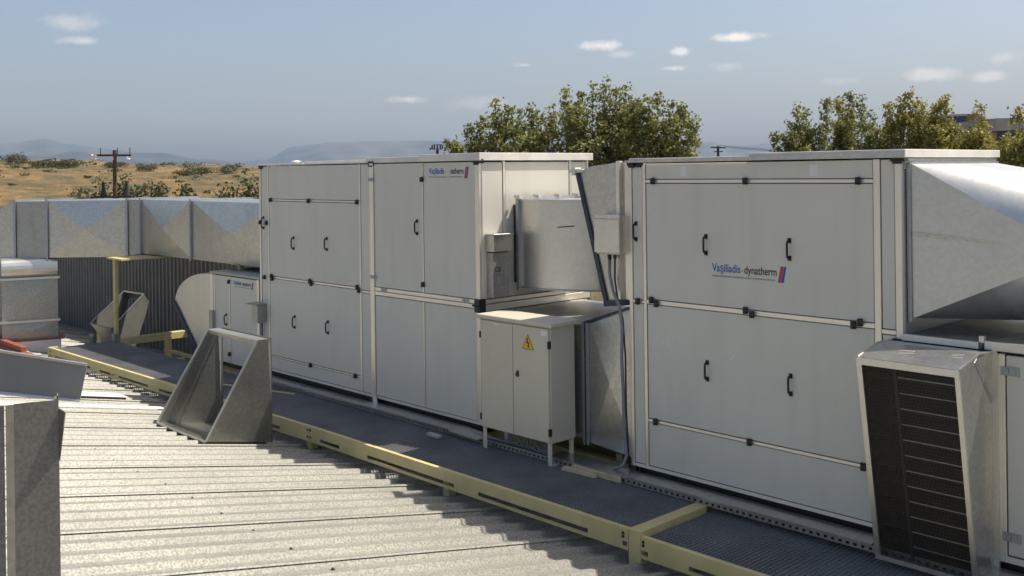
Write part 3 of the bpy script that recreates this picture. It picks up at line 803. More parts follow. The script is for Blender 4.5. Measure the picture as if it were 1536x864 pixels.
mk('mouth_frame', MB().bar(mouth(0.02, 0, .008), mouth(.02, 1, .008), .035, .016).bar(mouth(.98, 0, .008), mouth(.98, 1, .008), .030, .016).bar(mouth(0, .985, .012), mouth(1, .985, .012), .016, .04).bar(mouth(0, .012, .012), mouth(1, .012, .012), .016, .03), 'galv_bright', HD)
mk('back_plate', MB().box(xl, xr, -.0125, -.0075, 0, 1.3), 'dark', HD)
for i in range(12):
    v = .10 + .075 * i
    a, b_ = mouth(.04, v, -.03), mouth(.96, v, -.03)
    mk('louvre_blade', MB().plate([a, b_, b_ + Vector((0, .075, .055)), a + Vector((0, .075, .055))], .003), 'brownblade', HD)
    mk('blade_edge', MB().bar(mouth(.38, v, -.022), mouth(.96, v, -.022), .004, .006), 'galv_dull', HD)
mk('centre_bar', MB().bar(mouth(.36, .03, -.018), mouth(.36, .97, -.018), .018, .01), 'dark', HD)
mb = MB()
for i in range(72): mb.bar(mouth(.03 + .94 * i / 71, .02, -.006), mouth(.03 + .94 * i / 71, .98, -.006), .0020, .0016)
for i in range(1, 60): mb.bar(mouth(.03, i / 60, -.008), mouth(.97, i / 60, -.008), .0012, .0012)
kind(mk('bird_mesh', mb, 'mesh', HD), 'stuff')
mk('hood_flange', MB().box(xr + .004, xr + .032, -.03, -.008, -.08, 1.33), 'galv_bright', HD)
mk('side_strap', MB().plate([(xr + .006, -.30, 1.275), (xr + .006, -.265, 1.295), (xr + .006, -.035, 1.02), (xr + .006, -.05, .985)], .006), 'flange', HD)
for q in ([(.30, .33), (.45, .36)], [(.34, .22), (.47, .28)], [(.60, .72), (.68, .73)], [(.80, .40), (.90, .46)], [(.84, .30), (.92, .34)]):
    (u0, t0), (u1, t1) = q
    pp = [Vector((xl + (xr - xl) * u, -.01 - .49 * (1 - t), 1.3165 - .045 * max(0, (.62 - t) / .62) ** 1.5)) for u, t in ((u0, t0), (u1, t1))]
    mk('scratch', MB().bar(pp[0], pp[1], .006, .003), 'white', HD)
mk('shadow_gap_strip', MB().box(xl, xr + .03, -.022, -.0085, 1.30, 1.318), 'dark', HD)  # dark strip standing in for the shadow between hood top and flange
for xx in (xl, xr): mk('rim', MB().bar((xx, -.02, 1.308), (xx, -.22, 1.316), .012, .012).bar((xx, -.22, 1.316), (xx, ft[0], ft[1] + .008), .012, .012), 'galv_bright', HD)
# ------------------------------------------------------------------ small unit at the far left
SU = thing('air_handling_unit', 'small low cream unit with a curved galvanised hood under the long duct', 'ventilation unit', (-9.0, .6, -.1))
mk('core', MB().box(-9.63, -8.33, .03, 1.2, -.06, 1.12), 'dark', SU)
mk('base_beam', MB().box(-9.63, -8.33, .05, .15, -.12, -.06), 'dark', SU)
mk('base_beam', MB().box(-9.63, -8.33, 1.0, 1.1, -.12, -.06), 'dark', SU)
mk('top_sheet', MB().box(-9.66, -8.31, -.012, 1.22, 1.125, 1.155), 'galv_dull', SU)
prof_v(SU, -9.66, -9.585, -.06, 1.12); prof_v(SU, -9.555, -9.53, -.06, 1.12); panel(SU, -9.583, -9.557, -.05, 1.115)
panel(SU, -9.528, -9.128, -.05, 1.115); prof_v(SU, -9.126, -9.106, -.05, 1.115); panel(SU, -9.104, -8.395, -.05, 1.115); prof_v(SU, -8.392, -8.335, -.06, 1.12)
inst('handle', HANDLE, (-9.21, -.006, .53), SU)
for x, z in ((-9.116, 1.045), (-9.116, .08)): inst('latch', LATCH, (x, -.011, z), SU)
logo(SU, -9.0, 1.035, .52)
mk('side_bracket', MB().box(-9.63, -9.53, -.05, -.012, .30, .62), 'galv_dull', SU)
E2 = MB()
n = 12; yA, yB = .0, 1.15
prf = [(-9.66, 1.12)] + [(-9.66 - 1.12 * math.sin(math.pi / 2 * i / n) , 1.12 - .50 * (1 - math.cos(math.pi / 2 * i / n))) for i in range(1, n + 1)]
low = [(-10.02, -.02), (-9.66, -.05)]
poly = prf + low
E2.plate([(x, yA, z) for x, z in poly], -.006); E2.plate([(x, yB, z) for x, z in poly], .006)
for (xa, za), (xb, zb_) in zip(prf, prf[1:]): E2.plate([(xa, yA, za), (xb, yA, zb_), (xb, yB, zb_), (xa, yB, za)], .005)
RH = mk('rain_hood', E2, 'galv_bright', SU)
mk('mouth_edge', MB().bar((-10.79, yA - .01, .63), (-10.02, yA - .01, -.03), .07, .03, up=(0, 1, 0)).bar((-10.79, yB, .63), (-10.02, yB, -.03), .07, .03, up=(0, 1, 0)), 'hood_dark', RH)
JB = thing('junction_box', 'small grey isolator box at the joint of the low and long cream units', 'junction box', (-8.24, -.06, .72))
mk('box_body', MB().box(-8.29, -8.15, -.14, -.012, .60, .82), 'galv_dull', JB, bevel=.005); mk('rain_lip', MB().box(-8.42, -8.15, -.17, -.012, .822, .835), 'galv_dull', JB)
mk('conduit', MB().tube([(-8.22, -.05, .6), (-8.22, -.05, .22)], .02, 8), 'cable', JB)
# ------------------------------------------------------------------ electrical cabinet
C_ = thing('electrical_cabinet', 'beige two door electrical cabinet on legs with a yellow high voltage triangle', 'electrical cabinet', (-3.3, -.15, -.1))
cx0, cx1, cy0, cy1 = -3.745, -2.848, -.285, .02
mk('body', MB().box(cx0, cx1, cy0, cy1, .10, 1.11), 'paint_cab', C_, bevel=.004)
mk('lid', MB().box(cx0 - .04, cx1 + .04, cy0 - .03, cy1 + .04, 1.112, 1.150), 'paint_cab', C_, bevel=.006)
d1 = mk('door', MB().box(cx0 + .006, -3.312, cy0 - .018, cy0 - .001, .108, 1.098), 'paint_cab', C_, bevel=.003)
d2 = mk('door', MB().box(-3.306, cx1 - .012, cy0 - .018, cy0 - .001, .108, 1.098), 'paint_cab', C_, bevel=.003)
mk('lock', MB().tube([(-3.245, cy0 - .018, .655), (-3.245, cy0 - .032, .655)], .018, 12).box(-3.258, -3.232, cy0 - .024, cy0 - .018, .635, .69), 'plastic', d2)
tri = MB().plate([(-3.185, cy0 - .0198, .895), (-3.035, cy0 - .0198, .895), (-3.11, cy0 - .0198, 1.03)], -.0015)
s = mk('warning_sign', tri, 'yel', d2)
z = .945; x = -3.11; yy = cy0 - .0206
mk('sign_border', MB().bar((-3.183, yy, .8965), (-3.037, yy, .8965), .001, .004).bar((-3.037, yy, .8965), (-3.11, yy, 1.028), .001, .004, up=(0, 1, 0)).bar((-3.11, yy, 1.028), (-3.183, yy, .8965), .001, .004, up=(0, 1, 0)), 'black', s)
mk('lightning_symbol', MB().plate([(x - .008, yy, z + .052), (x + .004, yy, z + .052), (x - .002, yy, z + .012), (x + .016, yy, z + .016), (x + .012, yy, z - .018), (x + .020, yy, z - .016), (x + .006, yy, z - .04), (x - .004, yy, z - .010), (x + .003, yy, z - .014), (x + .004, yy, z + .002), (x - .018, yy, z + .004)], -.0008), 'black', s)
mk('door_label', MB().box(-2.945, -2.875, cy0 - .0195, cy0 - .018, 1.035, 1.080), 'white', d2)
mk('name_tag', MB().box(-3.56, -3.49, cy0 - .0195, cy0 - .018, 1.068, 1.083), 'white', d1)
for x, z in ((cx1 - .004, .96), (cx1 - .004, .20)): mk('hinge', MB().box(x - .010, x + .010, cy0 - .028, cy0 - .0, z - .032, z + .032), 'plastic', d2)
for x, z in ((cx0 - .002, .96), (cx0 - .002, .20)): mk('hinge', MB().box(x - .008, x + .008, cy0 - .024, cy0 - .0, z - .03, z + .03), 'plastic', d1)
for x in (cx0 + .002, cx1 - .052):
    for y in (cy0 + .002, cy1 - .032):
        mk('leg', MB().box(x, x + .05, y, y + .006, -.095, .10).box(x if x > -3 else x, x + .006, y + .006, y + .03, -.095, .10).box(x, x + .05, y, y + .03 + (.05 if x > -3 else 0), -.098, -.092), 'paint_cab', C_)
cb = MB()
for i in range(5):
    x = -3.55 + .11 * i
    cb.tube([(x, -.1, .10), (x + .01, -.12, .03), (x + .05 + .02 * (i % 2), -.15, -.02), (x + .13, -.13, -.035)], .011, 6)
mk('cable_tails', cb, 'cable', C_)
# ------------------------------------------------------------------ cable tray
TR = thing('cable_tray', 'perforated galvanised cable tray with a lid lying along the back of the walkway', 'cable tray', (-4, -.12, -.1))
for x0, x1, dy, dz in ((-8.2, -5.86, 0, -.012), (-5.85, -4.3, 0, 0), (-2.98, -2.02, -.0, .002), (-2.01, .05, 0, .004), (.06, 2.2, .0, .002)):
    mk('tray_lid', MB().box(x0, x1, -.205 + dy, -.015 + dy, -.044 + dz, -.040 + dz).box(x0, x1, -.209 + dy, -.205 + dy, -.052 + dz, -.040 + dz), 'galv', TR)
mk('tray_lid', MB().plate([(-4.30, -.25, -.05), (-3.85, -.27, -.052), (-3.85, -.07, -.046), (-4.30, -.02, -.040)], .004), 'galv', TR)
mb = MB(); mb.box(-8.2, 2.2, -.20, -.02, -.094, -.090)
mb.box(-8.2, 2.2, -.203, -.200, -.092, -.080); mb.box(-8.2, 2.2, -.203, -.200, -.062, -.0445)
x = -8.2
while x < 2.2:
    mb.box(x, x + .030, -.2025, -.2002, -.080, -.062); x += .055
mk('tray_side', mb, 'galv_dull', TR)
mk('tray_wiring', MB().tube([(-8.1, -.1, -.07), (2.1, -.1, -.07)], .018, 6).tube([(-8.1, -.14, -.075), (2.1, -.14, -.075)], .012, 6).tube([(-4.3, -.1, -.07), (-3.9, -.15, -.04), (-3.4, -.11, -.055), (-3.0, -.12, -.06)], .014, 6), 'cable', TR)
# ------------------------------------------------------------------ walkway
WK = thing('walkway', 'ochre framed steel grating walkway running along the front of the cream units', 'walkway', (-5.5, -.6, -.3))
def yf(x): return -1.0 if x > -5.6 else -1.0 - (-5.6 - x) * .0225
G = .0335
def grating(x0, x1, z=-.1):
    mb = MB()
    n = int((x1 - x0) / G)
    for i in range(n + 1):
        x = x0 + (x1 - x0) * i / n
        mb.box(x - .0016, x + .0016, yf(x) + .055, .0 if x1 > -8.4 else -.2, z - .030, z)
    k = int((-.0 - yf(x0) - .05) / G)
    for j in range(k + 1):
        t = j / k
        ya = yf(x0) + .055 + (0 - yf(x0) - .055 if x1 > -8.4 else -.2 - yf(x0) - .055) * t
        yb = yf(x1) + .055 + (0 - yf(x1) - .055 if x1 > -8.4 else -.2 - yf(x1) - .055) * t
        mb.bar((x0, ya, z - .0115), (x1, yb, z - .0115), .0030, .021)
    return mk('grating_panel', mb, 'grate', WK)
xs = [-12.5, -11.5, -10.5, -9.5, -8.5, -7.5, -6.6, -5.6, -4.6, -3.6, -2.5, -1.42]
for a, b_ in zip(xs, xs[1:]): grating(a + .004, b_ - .004)
grating(-1.262, -.25, -.135); grating(-.242, .78, -.135); grating(.79, 1.8, -.135)
def beam(x0, x1, ztop, zbot, slots, y=None):
    """folded channel with long slots cut through its web"""
    mb = MB(); ya, yb = (yf(x0), yf(x1)) if y is None else (y, y)
    Y = lambda x: ya + (yb - ya) * (x - x0) / (x1 - x0)
    def seg(a, b, z0, z1):
        mb.add([(a, Y(a), z0), (b, Y(b), z0), (b, Y(b) + .006, z0), (a, Y(a) + .006, z0), (a, Y(a), z1), (b, Y(b), z1), (b, Y(b) + .006, z1), (a, Y(a) + .006, z1)],
               [(0, 1, 2, 3), (4, 7, 6, 5), (0, 4, 5, 1), (1, 5, 6, 2), (2, 6, 7, 3), (3, 7, 4, 0)])
    zs0, zs1 = ztop - .128, ztop - .094
    seg(x0, x1, zs1, ztop); seg(x0, x1, zbot, zs0)
    cur = x0
    for a, b in slots + [(x1, x1)]:
        if a > cur: seg(cur, a, zs0, zs1)
        cur = b
    def fl(z0, z1, w):
        mb.add([(x0, Y(x0) + .006, z0), (x1, Y(x1) + .006, z0), (x1, Y(x1) + w, z0), (x0, Y(x0) + w, z0), (x0, Y(x0) + .006, z1), (x1, Y(x1) + .006, z1), (x1, Y(x1) + w, z1), (x0, Y(x0) + w, z1)],
               [(0, 1, 2, 3), (4, 7, 6, 5), (0, 4, 5, 1), (1, 5, 6, 2), (2, 6, 7, 3), (3, 7, 4, 0)])
    fl(ztop - .007, ztop - .0005, .045); fl(zbot + .0005, zbot + .007, .05)
    return mk('edge_beam', mb, 'yellow', WK)
ZT, ZB = -.094, -.248
sl2 = [(-12.05, -10.9)] and [(-12.35, -11.05), (-10.75, -9.25), (-8.95, -7.8), (-7.5, -6.15)]
beam(-12.57, -5.60, ZT, ZB, sl2)
beam(-5.595, -1.392, ZT, ZB, [(-5.30, -4.90) and (-6.0, -6.0), (-5.40, -5.06), (-4.59, -3.32), (-3.01, -1.78), (-1.445, -1.40)])
beam(-1.275, 1.9, -.120, -.272, [(-1.27, -1.21), (-.86, .40), (.72, 1.9)], y=-1.0)
mk('end_plate', MB().box(-12.61, -12.572, -1.163, -1.02, -.26, -.092), 'yellow', WK)
mk('cross_beam', MB().box(-1.388, -1.279, -1.0, -.205, -.165, -.088).box(-1.388, -1.279, -1.0, -.93, -.36, -.165), 'yellow', WK, bevel=.003)
mk('cross_beam', MB().box(-12.56, -12.50, -1.1, -.2, -.25, -.14), 'yellow', WK)
for x in (-10.5, -8.0, -5.7, -3.5):
    mk('cross_beam', MB().box(x - .04, x + .04, yf(x) + .06, .0, -.25, -.14), 'yellow', WK)
    mk('support_foot', MB().box(x - .04, x + .04, yf(x) + .06, yf(x) + .14, roof_z(yf(x)) - .02, -.25), 'yellow', WK)
    mk('support_foot', MB().box(x - .04, x + .04, -.1, -.0, roof_z(0) - .02, -.25), 'yellow', WK)
BOLT = MB().tube([(0, 0, 0), (0, -.008, 0)], .011, 6).mesh('bolt', 'dark')
for x, z in ((-1.435, -.13), (-1.435, -.155), (-1.25, -.15), (-1.25, -.175), (-12.5, -.14), (-12.5, -.2), (-5.62, -.13), (-5.57, -.13), (-5.62, -.2), (-5.57, -.2)): inst('bolt', BOLT, (x, yf(x) - .001, z), WK)
mk('thin_rail', MB().bar((-8.15, -.62, -.093), (-7.02, -.30, -.093), .03, .012), 'yellow', WK)
# ------------------------------------------------------------------ frames behind the walkway
FR = thing('steel_frame', 'ochre steel support frame between the walkway end and the small hooded unit', 'steel frame', (-12.0, .5, -.6))
mk('beam', MB().box(-12.42, -12.30, -.19, 1.75, -.16, -.05), 'yellow', FR, bevel=.004)
mk('lower_rail', MB().box(-12.1, -8.4, .42, .47, -.30, -.255).box(-12.1, -8.4, .22, .26, -.44, -.40), 'yellow', FR)
mk('added_block_beam', MB().box(-8.25, 2.3, .28, .36, -.75, -.115), 'yellow', FR)  # beam added under the units to shut out sunlight and the lit roof
mk('added_block_beam', MB().box(-8.25, 2.3, 1.30, 1.38, -.90, -.115), 'yellow', FR)  # rear beam added to block the same light
mk('stub_post', MB().box(-12.02, -11.94, .40, .48, roof_z(.45) - .03, -.06), 'yellow', FR)
mk('cross_beam', MB().box(-12.30, -9.7, 1.62, 1.72, -.16, -.06), 'yellow', FR)
mk('foot', MB().box(-12.42, -12.32, 1.6, 1.7, roof_z(1.7) - .03, -.16).box(-12.42, -12.32, -.15, -.05, roof_z(-.1) - .03, -.16), 'yellow', FR)
PO = thing('support_post', 'slim upright ochre post holding the long duct above the walkway end', 'post', (-12.36, -.166, -.1))
mk('shaft', MB().box(-12.40, -12.32, -.25, -.20, -.09, 1.18), 'yellow', PO, bevel=.004); mk('head_plate', MB().box(-12.55, -12.0, -.28, 1.3, 1.18, 1.205), 'yellow', PO); mk('foot_clamp', MB().box(-12.42, -12.30, -.275, -.19, -.098, .03), 'flange', PO)
PO2 = thing('support_post', 'short ochre post under the right part of the long duct above the small unit', 'post', (-9.4, .7, 1.16))
mk('shaft', MB().box(-9.56, -9.50, .35, .41, 1.155, 1.225), 'yellow', PO2); mk('head_plate', MB().box(-9.62, -9.44, .28, .5, 1.226, 1.232), 'yellow', PO2)
# ------------------------------------------------------------------ corrugated wall behind
CW = thing('corrugated_wall', 'dark grey brown corrugated wall standing in shade behind the walkway end', 'wall', (-15, 1.95, roof_z(1.95)))
P = .16
def wall_sheet():
    mb = MB(); vs = []; prof = []
    for i in range(7):
        prof += [(i * P, 0), (i * P + .05, 0), (i * P + .075, -.04), (i * P + .135, -.04)]
    prof.append((7 * P, 0))
    for z in (0, 2.75):
        for x, y in prof: vs.append((x, y, z))
    n = len(prof)
    mb.add(vs, [(k, k + 1, n + k + 1, n + k) for k in range(n - 1)])
    return mb.mesh('wall_sheet', 'cladding')
WS = wall_sheet()
for i in range(13): inst('wall_sheet', WS, (-23.5 + i * 7 * P, 1.95, roof_z(1.95) - .02), CW)
mk('backing', MB().box(-23.5, -9.0, 1.96, 2.1, roof_z(1.95) - .1, 1.83), 'cladding', CW)
mk('coping', MB().box(-23.52, -8.98, 1.88, 2.14, 1.83, 1.87), 'cladding', CW)
# dark board and brown board behind the small hood
tag(mk('board', MB().plate([(-11.9, 1.2, roof_z(1.2)), (-10.6, 1.2, roof_z(1.2)), (-10.4, 1.6, .30), (-11.2, 1.6, .45)], .03), 'wood', origin=(-11, 1.3, -.7)), 'brown board leaning behind the ochre frame next to the curved hood', 'board')
# ------------------------------------------------------------------ loose rain hood on the roof, foreground
LH = thing('rain_hood', 'open galvanised rain hood standing loose on the roof in front of the walkway', 'rain hood', (-6.4, -1.6, -.25))
xa, xb = -6.93, -5.87
fz, bz = -.118, -.255                                  # front and back foot heights on the ribs
g0 = (-2.0, -.105); g1 = (-1.27, -.25); tb = (-1.30, .80); tf = (-1.42, .80)
mk('side_plate', MB().plate([(xa, *g0), (xa, *g1), (xa, *tb), (xa, *tf)], -.004), 'galv_loose', LH)
mk('side_plate', MB().plate([(xb + .02, *g0), (xb, *g1), (xb, *tb), (xb, *tf)], .004), 'galv_loose', LH)
mk('bottom_plate', MB().plate([(xa, g0[0], g0[1] + .002), (xb, g0[0], g0[1] + .002), (xb, g1[0], g1[1] + .002), (xa, g1[0], g1[1] + .002)], .004), 'galv_loose', LH)
mk('top_rail', MB().plate([(xa, tf[0], tf[1]), (xb, tf[0], tf[1]), (xb, tb[0], tb[1]), (xa, tb[0], tb[1])], .004).plate([(xa, tf[0], tf[1]), (xb, tf[0], tf[1]), (xb, tf[0] + .02, tf[1] - .05), (xa, tf[0] + .02, tf[1] - .05)], .004), 'galv_bright', LH)
mk('rear_flange', MB().box(xa - .01, xa + .035, g1[0] - .008, g1[0] + .004, g1[1], tb[1] + .01).box(xb - .035, xb + .01, g1[0] - .008, g1[0] + .004, g1[1], tb[1] + .01).box(xa + .035, xb - .035, g1[0] - .008, g1[0] + .004, tb[1] - .03, tb[1] + .01), 'galv_loose', LH)
mk('mouth_edge', MB().bar((xa, g0[0], g0[1]), (xa, tf[0], tf[1]), .02, .01, up=(1, 0, 0)).bar((xb + .02, g0[0], g0[1]), (xb, tf[0], tf[1]), .02, .01, up=(1, 0, 0)).bar((xa, g0[0] - .004, g0[1]), (xb + .02, g0[0] - .004, g0[1]), .01, .02), 'galv_bright', LH)
# second loose hood by the wall
SH = thing('rain_hood', 'smaller galvanised rain hood with slanted open mouth lying by the corrugated wall', 'rain hood', (-13.0, .7, -.7))
A_, B_, C2, D_, E_, F_, G_, H_ = [Vector(v) for v in ((-14.1, .04, -.02), (-13.55, .18, -.06), (-13.86, .87, .42), (-14.39, .74, .44), (-14.0, 1.02, .26), (-13.77, .67, -.68), (-13.62, .25, -.62), (-14.01, .13, -.60))]
mk('side_plate', MB().plate([B_, C2, E_, F_, G_], .004), 'galv_dull', SH)
sh = B_ - A_
mk('side_plate', MB().plate([A_, D_, E_ - sh * .95, F_ - sh * .95, G_ - sh * .95], .004), 'galv_dull', SH)
mb = MB(); vs = []
for i in range(9):
    t = i / 8
    p = A_.lerp(H_, t) + Vector((.10, .10, 0)) * math.sin(math.pi * t) * .8
    vs += [p, p + (B_ - A_).lerp(G_ - H_, t)]
mb.add(vs, [(2 * i, 2 * i + 1, 2 * i + 3, 2 * i + 2) for i in range(8)])
mk('curved_top', mb, 'galv_bright', SH)
mk('back_plate', MB().plate([D_, C2, E_, E_ - sh * .95], .004), 'galv_dull', SH)
mk('mouth_edge', MB().bar(B_, C2, .02, .02).bar(C2, D_, .02, .02).bar(A_, B_, .015, .015).bar(A_, D_, .015, .015), 'galv_bright', SH)
# vent pipe
VP = thing('vent_pipe', 'short grey vent pipe poking up behind the far end of the walkway', 'pipe', (-13.88, -.02, -.5))
mk('pipe', MB().tube([(-13.88, -.02, -.56), (-13.88, -.02, -.20)], .05, 12), 'flange', VP); mk('pipe_cap', MB().tube([(-13.88, -.02, -.2), (-13.88, -.02, -.165)], .062, 12, r2=.045), 'galv_dull', VP)
# ------------------------------------------------------------------ bits lying about
b1 = thing('red_bar', 'longer red oxide painted steel bar lying on the roof beside the walkway end', 'steel bar', (-14.3, -1.25, -.26), 'red steel bars')
mk('bar', MB().box(-14.35, -12.66, -1.42, -1.34, -.262, -.20).box(-14.35, -12.66, -1.43, -1.32, -.20, -.188), 'red', b1, bevel=.003)
b2 = thing('red_bar', 'shorter red oxide painted steel bar stacked on top of the longer one', 'steel bar', (-14.8, -1.1, -.26), 'red steel bars')
mk('bar', MB().box(-14.40, -13.05, -1.40, -1.33, -.187, -.12).box(-14.40, -13.05, -1.41, -1.32, -.12, -.110), 'red', b2, bevel=.003)
tag(mk('flashing_curb', MB(xg).box(w0 - .04, w1 + .02, -.07, .62, -.62, -.17), 'roofwhite', origin=(-13.9, -1.0, -.4)), 'white flashing curb at the foot of the upright duct drop', 'flashing')
tag(mk('red_strip', MB(xg).box(w0 - .10, w1 + .02, -.05, .62, -.169, -.146), 'red', origin=(-13.9, -1.0, -.16)), 'thin red strip between the white curb and the duct drop above it', 'gasket')
wf = MB().plate([(-8.04, -3.4, roof_z(-3.4) + .030), (-7.86, -3.4, roof_z(-3.4) + .030), (-7.86, -1.32, roof_z(-1.32) + .030), (-8.04, -1.32, roof_z(-1.32) + .030)], .004)  # white strip laid on a rib to paint the sun glint of its flat
tag(mk('glint_strip', wf, 'roofwhite', origin=(-7.95, -2.3, -.05)), 'long white painted sun glint along a roof rib left of the loose open hood', 'flashing')
wf = MB().plate([(-9.05, -2.9, roof_z(-2.9) + .030), (-8.72, -2.9, roof_z(-2.9) + .030), (-8.72, -1.55, roof_z(-1.55) + .030), (-9.05, -1.55, roof_z(-1.55) + .030)], .004)  # second pale strip, again a rib's bright glint made as an object
tag(mk('glint_strip', wf, 'roofwhite', origin=(-8.9, -2.3, -.05)), 'wider pale painted glint strip farther along the roof beyond the long white strip', 'flashing')
tag(mk('concrete_scrap', MB().box(-4.45, -4.27, -.40, -.34, -.098, -.065), 'clay', origin=(-4.37, -.37, -.1), bevel=.006), 'small grey block lying on the grating in front of the left unit', 'block')
tag(mk('wooden_board', MB().box(-2.66, -2.12, -.232, -.212, -.097, -.047), 'wood', origin=(-2.4, -.22, -.1), bevel=.003), 'cream board lying against the cable tray to the right of the cabinet', 'board')
tag(mk('wooden_board', MB().plate([(-2.72, -.30, -.096), (-2.38, -.275, -.096), (-2.36, -.25, -.096), (-2.46, -.236, -.096), (-2.72, -.240, -.096)], .03), 'wood', origin=(-2.5, -.26, -.1)), 'broken splintered scrap of cream board on the grating beside the straight board', 'board')
# ------------------------------------------------------------------ near left post and cap sheet
rd = Vector((.687, .727, 0)); fd = Vector((-.727, .687, 0))
def near(o): return Matrix(((rd.x, fd.x, 0, o.x), (rd.y, fd.y, 0, o.y), (0, 0, 1, o.z), (0, 0, 0, 1)))
NP = thing('metal_post', 'upright speckled grey sheet metal post at the left edge close to the viewer', 'post', (-.05, -5.48, .55))
xo = facing(Vector((.019, -5.41, 0))) @ Matrix.Diagonal((-1, 1, 1, 1))
mk('front_face', MB(xo).box(-.128, 0, 0, .004, .50, 1.772), 'post', NP)
mk('fold_strip', MB(xo).plate([(-.150, -.006, .5), (-.128, -.002, .5), (-.128, -.002, 1.770), (-.150, -.006, 1.770)], -.003), 'galv_loose', NP)
mk('left_face', MB(xo).plate([(-.40, .03, .5), (-.154, -.008, .5), (-.154, -.008, 1.770), (-.40, .03, 1.770)], -.003), 'post', NP)
mk('return_face', MB(xo).box(-.005, -.001, .005, .10, .50, 1.775), 'post', NP)
mk('torn_flap', MB(xo).plate([(.0, .002, 1.745), (.018, -.02, 1.735), (.012, -.03, 1.69), (.0, .002, 1.58)], .003), 'post', NP)
mk('cap_lug', MB(xo).box(-.012, .0, .0045, .05, 1.735, 1.775), 'post', NP)
CP = thing('capping_sheet', 'smooth grey folded capping sheet lying across the near post at the left edge', 'capping', (-.3, -5.45, 1.8))
a0, a1, a2, a3 = Vector((-.123, -5.268, 1.842)), Vector((-.139, -5.286, 1.726)), Vector((-.323, -5.480, 1.757)), Vector((-.322, -5.479, 1.891))
ext = (a2 - a1).normalized(); ext2 = (a3 - a0).normalized()
b3_, b4_ = a2 + ext * .5, a3 + ext2 * .5
mk('front_fold', MB().plate([a1, b3_, b4_, a0], .004), 'sheet', CP)
up = Vector((-.10, .10, -.16))
mk('lower_lip', MB().plate([a1, b3_, b3_ + Vector((.006, -.006, -.012)), a1 + Vector((.004, -.004, -.006))], .004), 'galv_bright', CP)
mk('upper_lip', MB().bar(a0 + Vector((0, 0, .002)), b4_ + Vector((0, 0, .004)), .012, .008), 'galv_bright', CP)

# ------------------------------------------------------------------ trees
rng = np.random.default_rng(11)
RV = np.array([.687, .727, 0.0]); FV = np.array([-.727, .687, 0.0])
def leaf_mesh(name, centres, sizes, m):
    """many small folded leaf faces"""
    n = len(centres)
    d1 = rng.normal(size=(n, 3)); d1[:, 2] *= .8; d1 /= np.linalg.norm(d1, axis=1)[:, None]
    d2 = rng.normal(size=(n, 3)); d2 -= d1 * (d1 * d2).sum(1)[:, None]; d2 /= np.linalg.norm(d2, axis=1)[:, None]
    s = sizes[:, None]
    v = np.empty((n, 4, 3))
    v[:, 0] = centres - d1 * s * .5; v[:, 2] = centres + d1 * s * .5
    v[:, 1] = centres + d2 * s * .32; v[:, 3] = centres - d2 * s * .32
    me = bpy.data.meshes.new(name)
    me.from_pydata(v.reshape(-1, 3).tolist(), [], np.arange(4 * n).reshape(-1, 4).tolist())
    me.materials.append(M[m]); me.update()
    return me
def tree(name, label, pos, tips, m, fill, dens=1.35, leaf=.105, ground=-6.0, zlow=1.2, group='trees behind the units', rad=.40):
    pos = np.array([pos[0], pos[1], 0.0])
    root = thing(name, label, 'tree', (pos[0], pos[1], ground), group)
    P = lambda u, w, z: pos + RV * u + FV * w + np.array([0, 0, z])
    tb = MB()
    tb.tube([tuple(P(0, 0, ground)), tuple(P(.05, 0, ground + 3)), tuple(P(0, 0, zlow - 1.2))], .17, 8, r2=.09)
    limbs = MB(); cs = []; sz = []
    allt = [(u, rng.uniform(-.5, .5), z, 1.0) for u, z in tips]
    us = [u for u, z in tips]; u0, u1 = min(us), max(us); zm = min(z for u, z in tips)
    for i in range(int(fill * 1.7)):
        u = rng.uniform(u0, u1); w = rng.uniform(-.9, .9)
        near_z = max((z - abs(uu - u) * .9 for uu, z in tips))
        allt.append((u, w, rng.uniform(zlow + .4, max(zlow + .8, near_z - .25)), .8))
    for u, w, z, q in allt:
        s = P(rng.uniform(-.1, .1), 0, zlow - 1.3); e = P(u, w, z)
        mid = P(u * .72, w * .7, zlow + (z - zlow) * .35)
        pts = []
        for k in range(7):
            t = k / 6
            p = (1 - t) ** 2 * s + 2 * t * (1 - t) * mid + t * t * e
            pts.append(p + rng.normal(size=3) * .02)
        limbs.tube([tuple(p) for p in pts], .035, 5, r2=.005)
        for k in range(46):
            t = rng.uniform(.42, 1.0)
            c = (1 - t) ** 2 * s + 2 * t * (1 - t) * mid + t * t * e
            r_ = rad * (1.25 - 1.0 * max(0, (t - .6) / .4))
            off = rng.normal(size=3); off /= np.linalg.norm(off); off *= r_ * rng.uniform(.3, 1.1); off[2] = off[2] * .9 + .03
            cc = c + off
            if rng.random() < .25: limbs.tube([tuple(c), tuple(cc)], .006, 4)
            nl = int(rng.integers(9, 16) * dens)
            l = cc + rng.normal(size=(nl, 3)) * np.array([.075, .075, .062]); cs.append(l); sz.append(rng.uniform(.6, 1.25, nl) * leaf)
    cs = np.concatenate(cs); sz = np.concatenate(sz)
    org = np.array([pos[0], pos[1], ground])
    mk('trunk', tb, 'bark', root, smooth=True); mk('limbs', limbs, 'bark', root)
    o = bpy.data.objects.new('crown', leaf_mesh('crown', cs - org, sz, m)); COL.objects.link(o); o.parent = root
    return root
tree('leafy_tree', 'green tree sloping low on its left, leftmost of the middle clump beside the lamp mast', (-16.69, 11.56), [(-1.0, 3.23), (-.6, 3.63), (-.21, 3.88), (.21, 4.23), (.51, 4.1), (-.39, 3.4), (.73, 3.74), (-.8, 3.1), (.4, 3.6)], 'leaf', 13, group='trees behind the units')
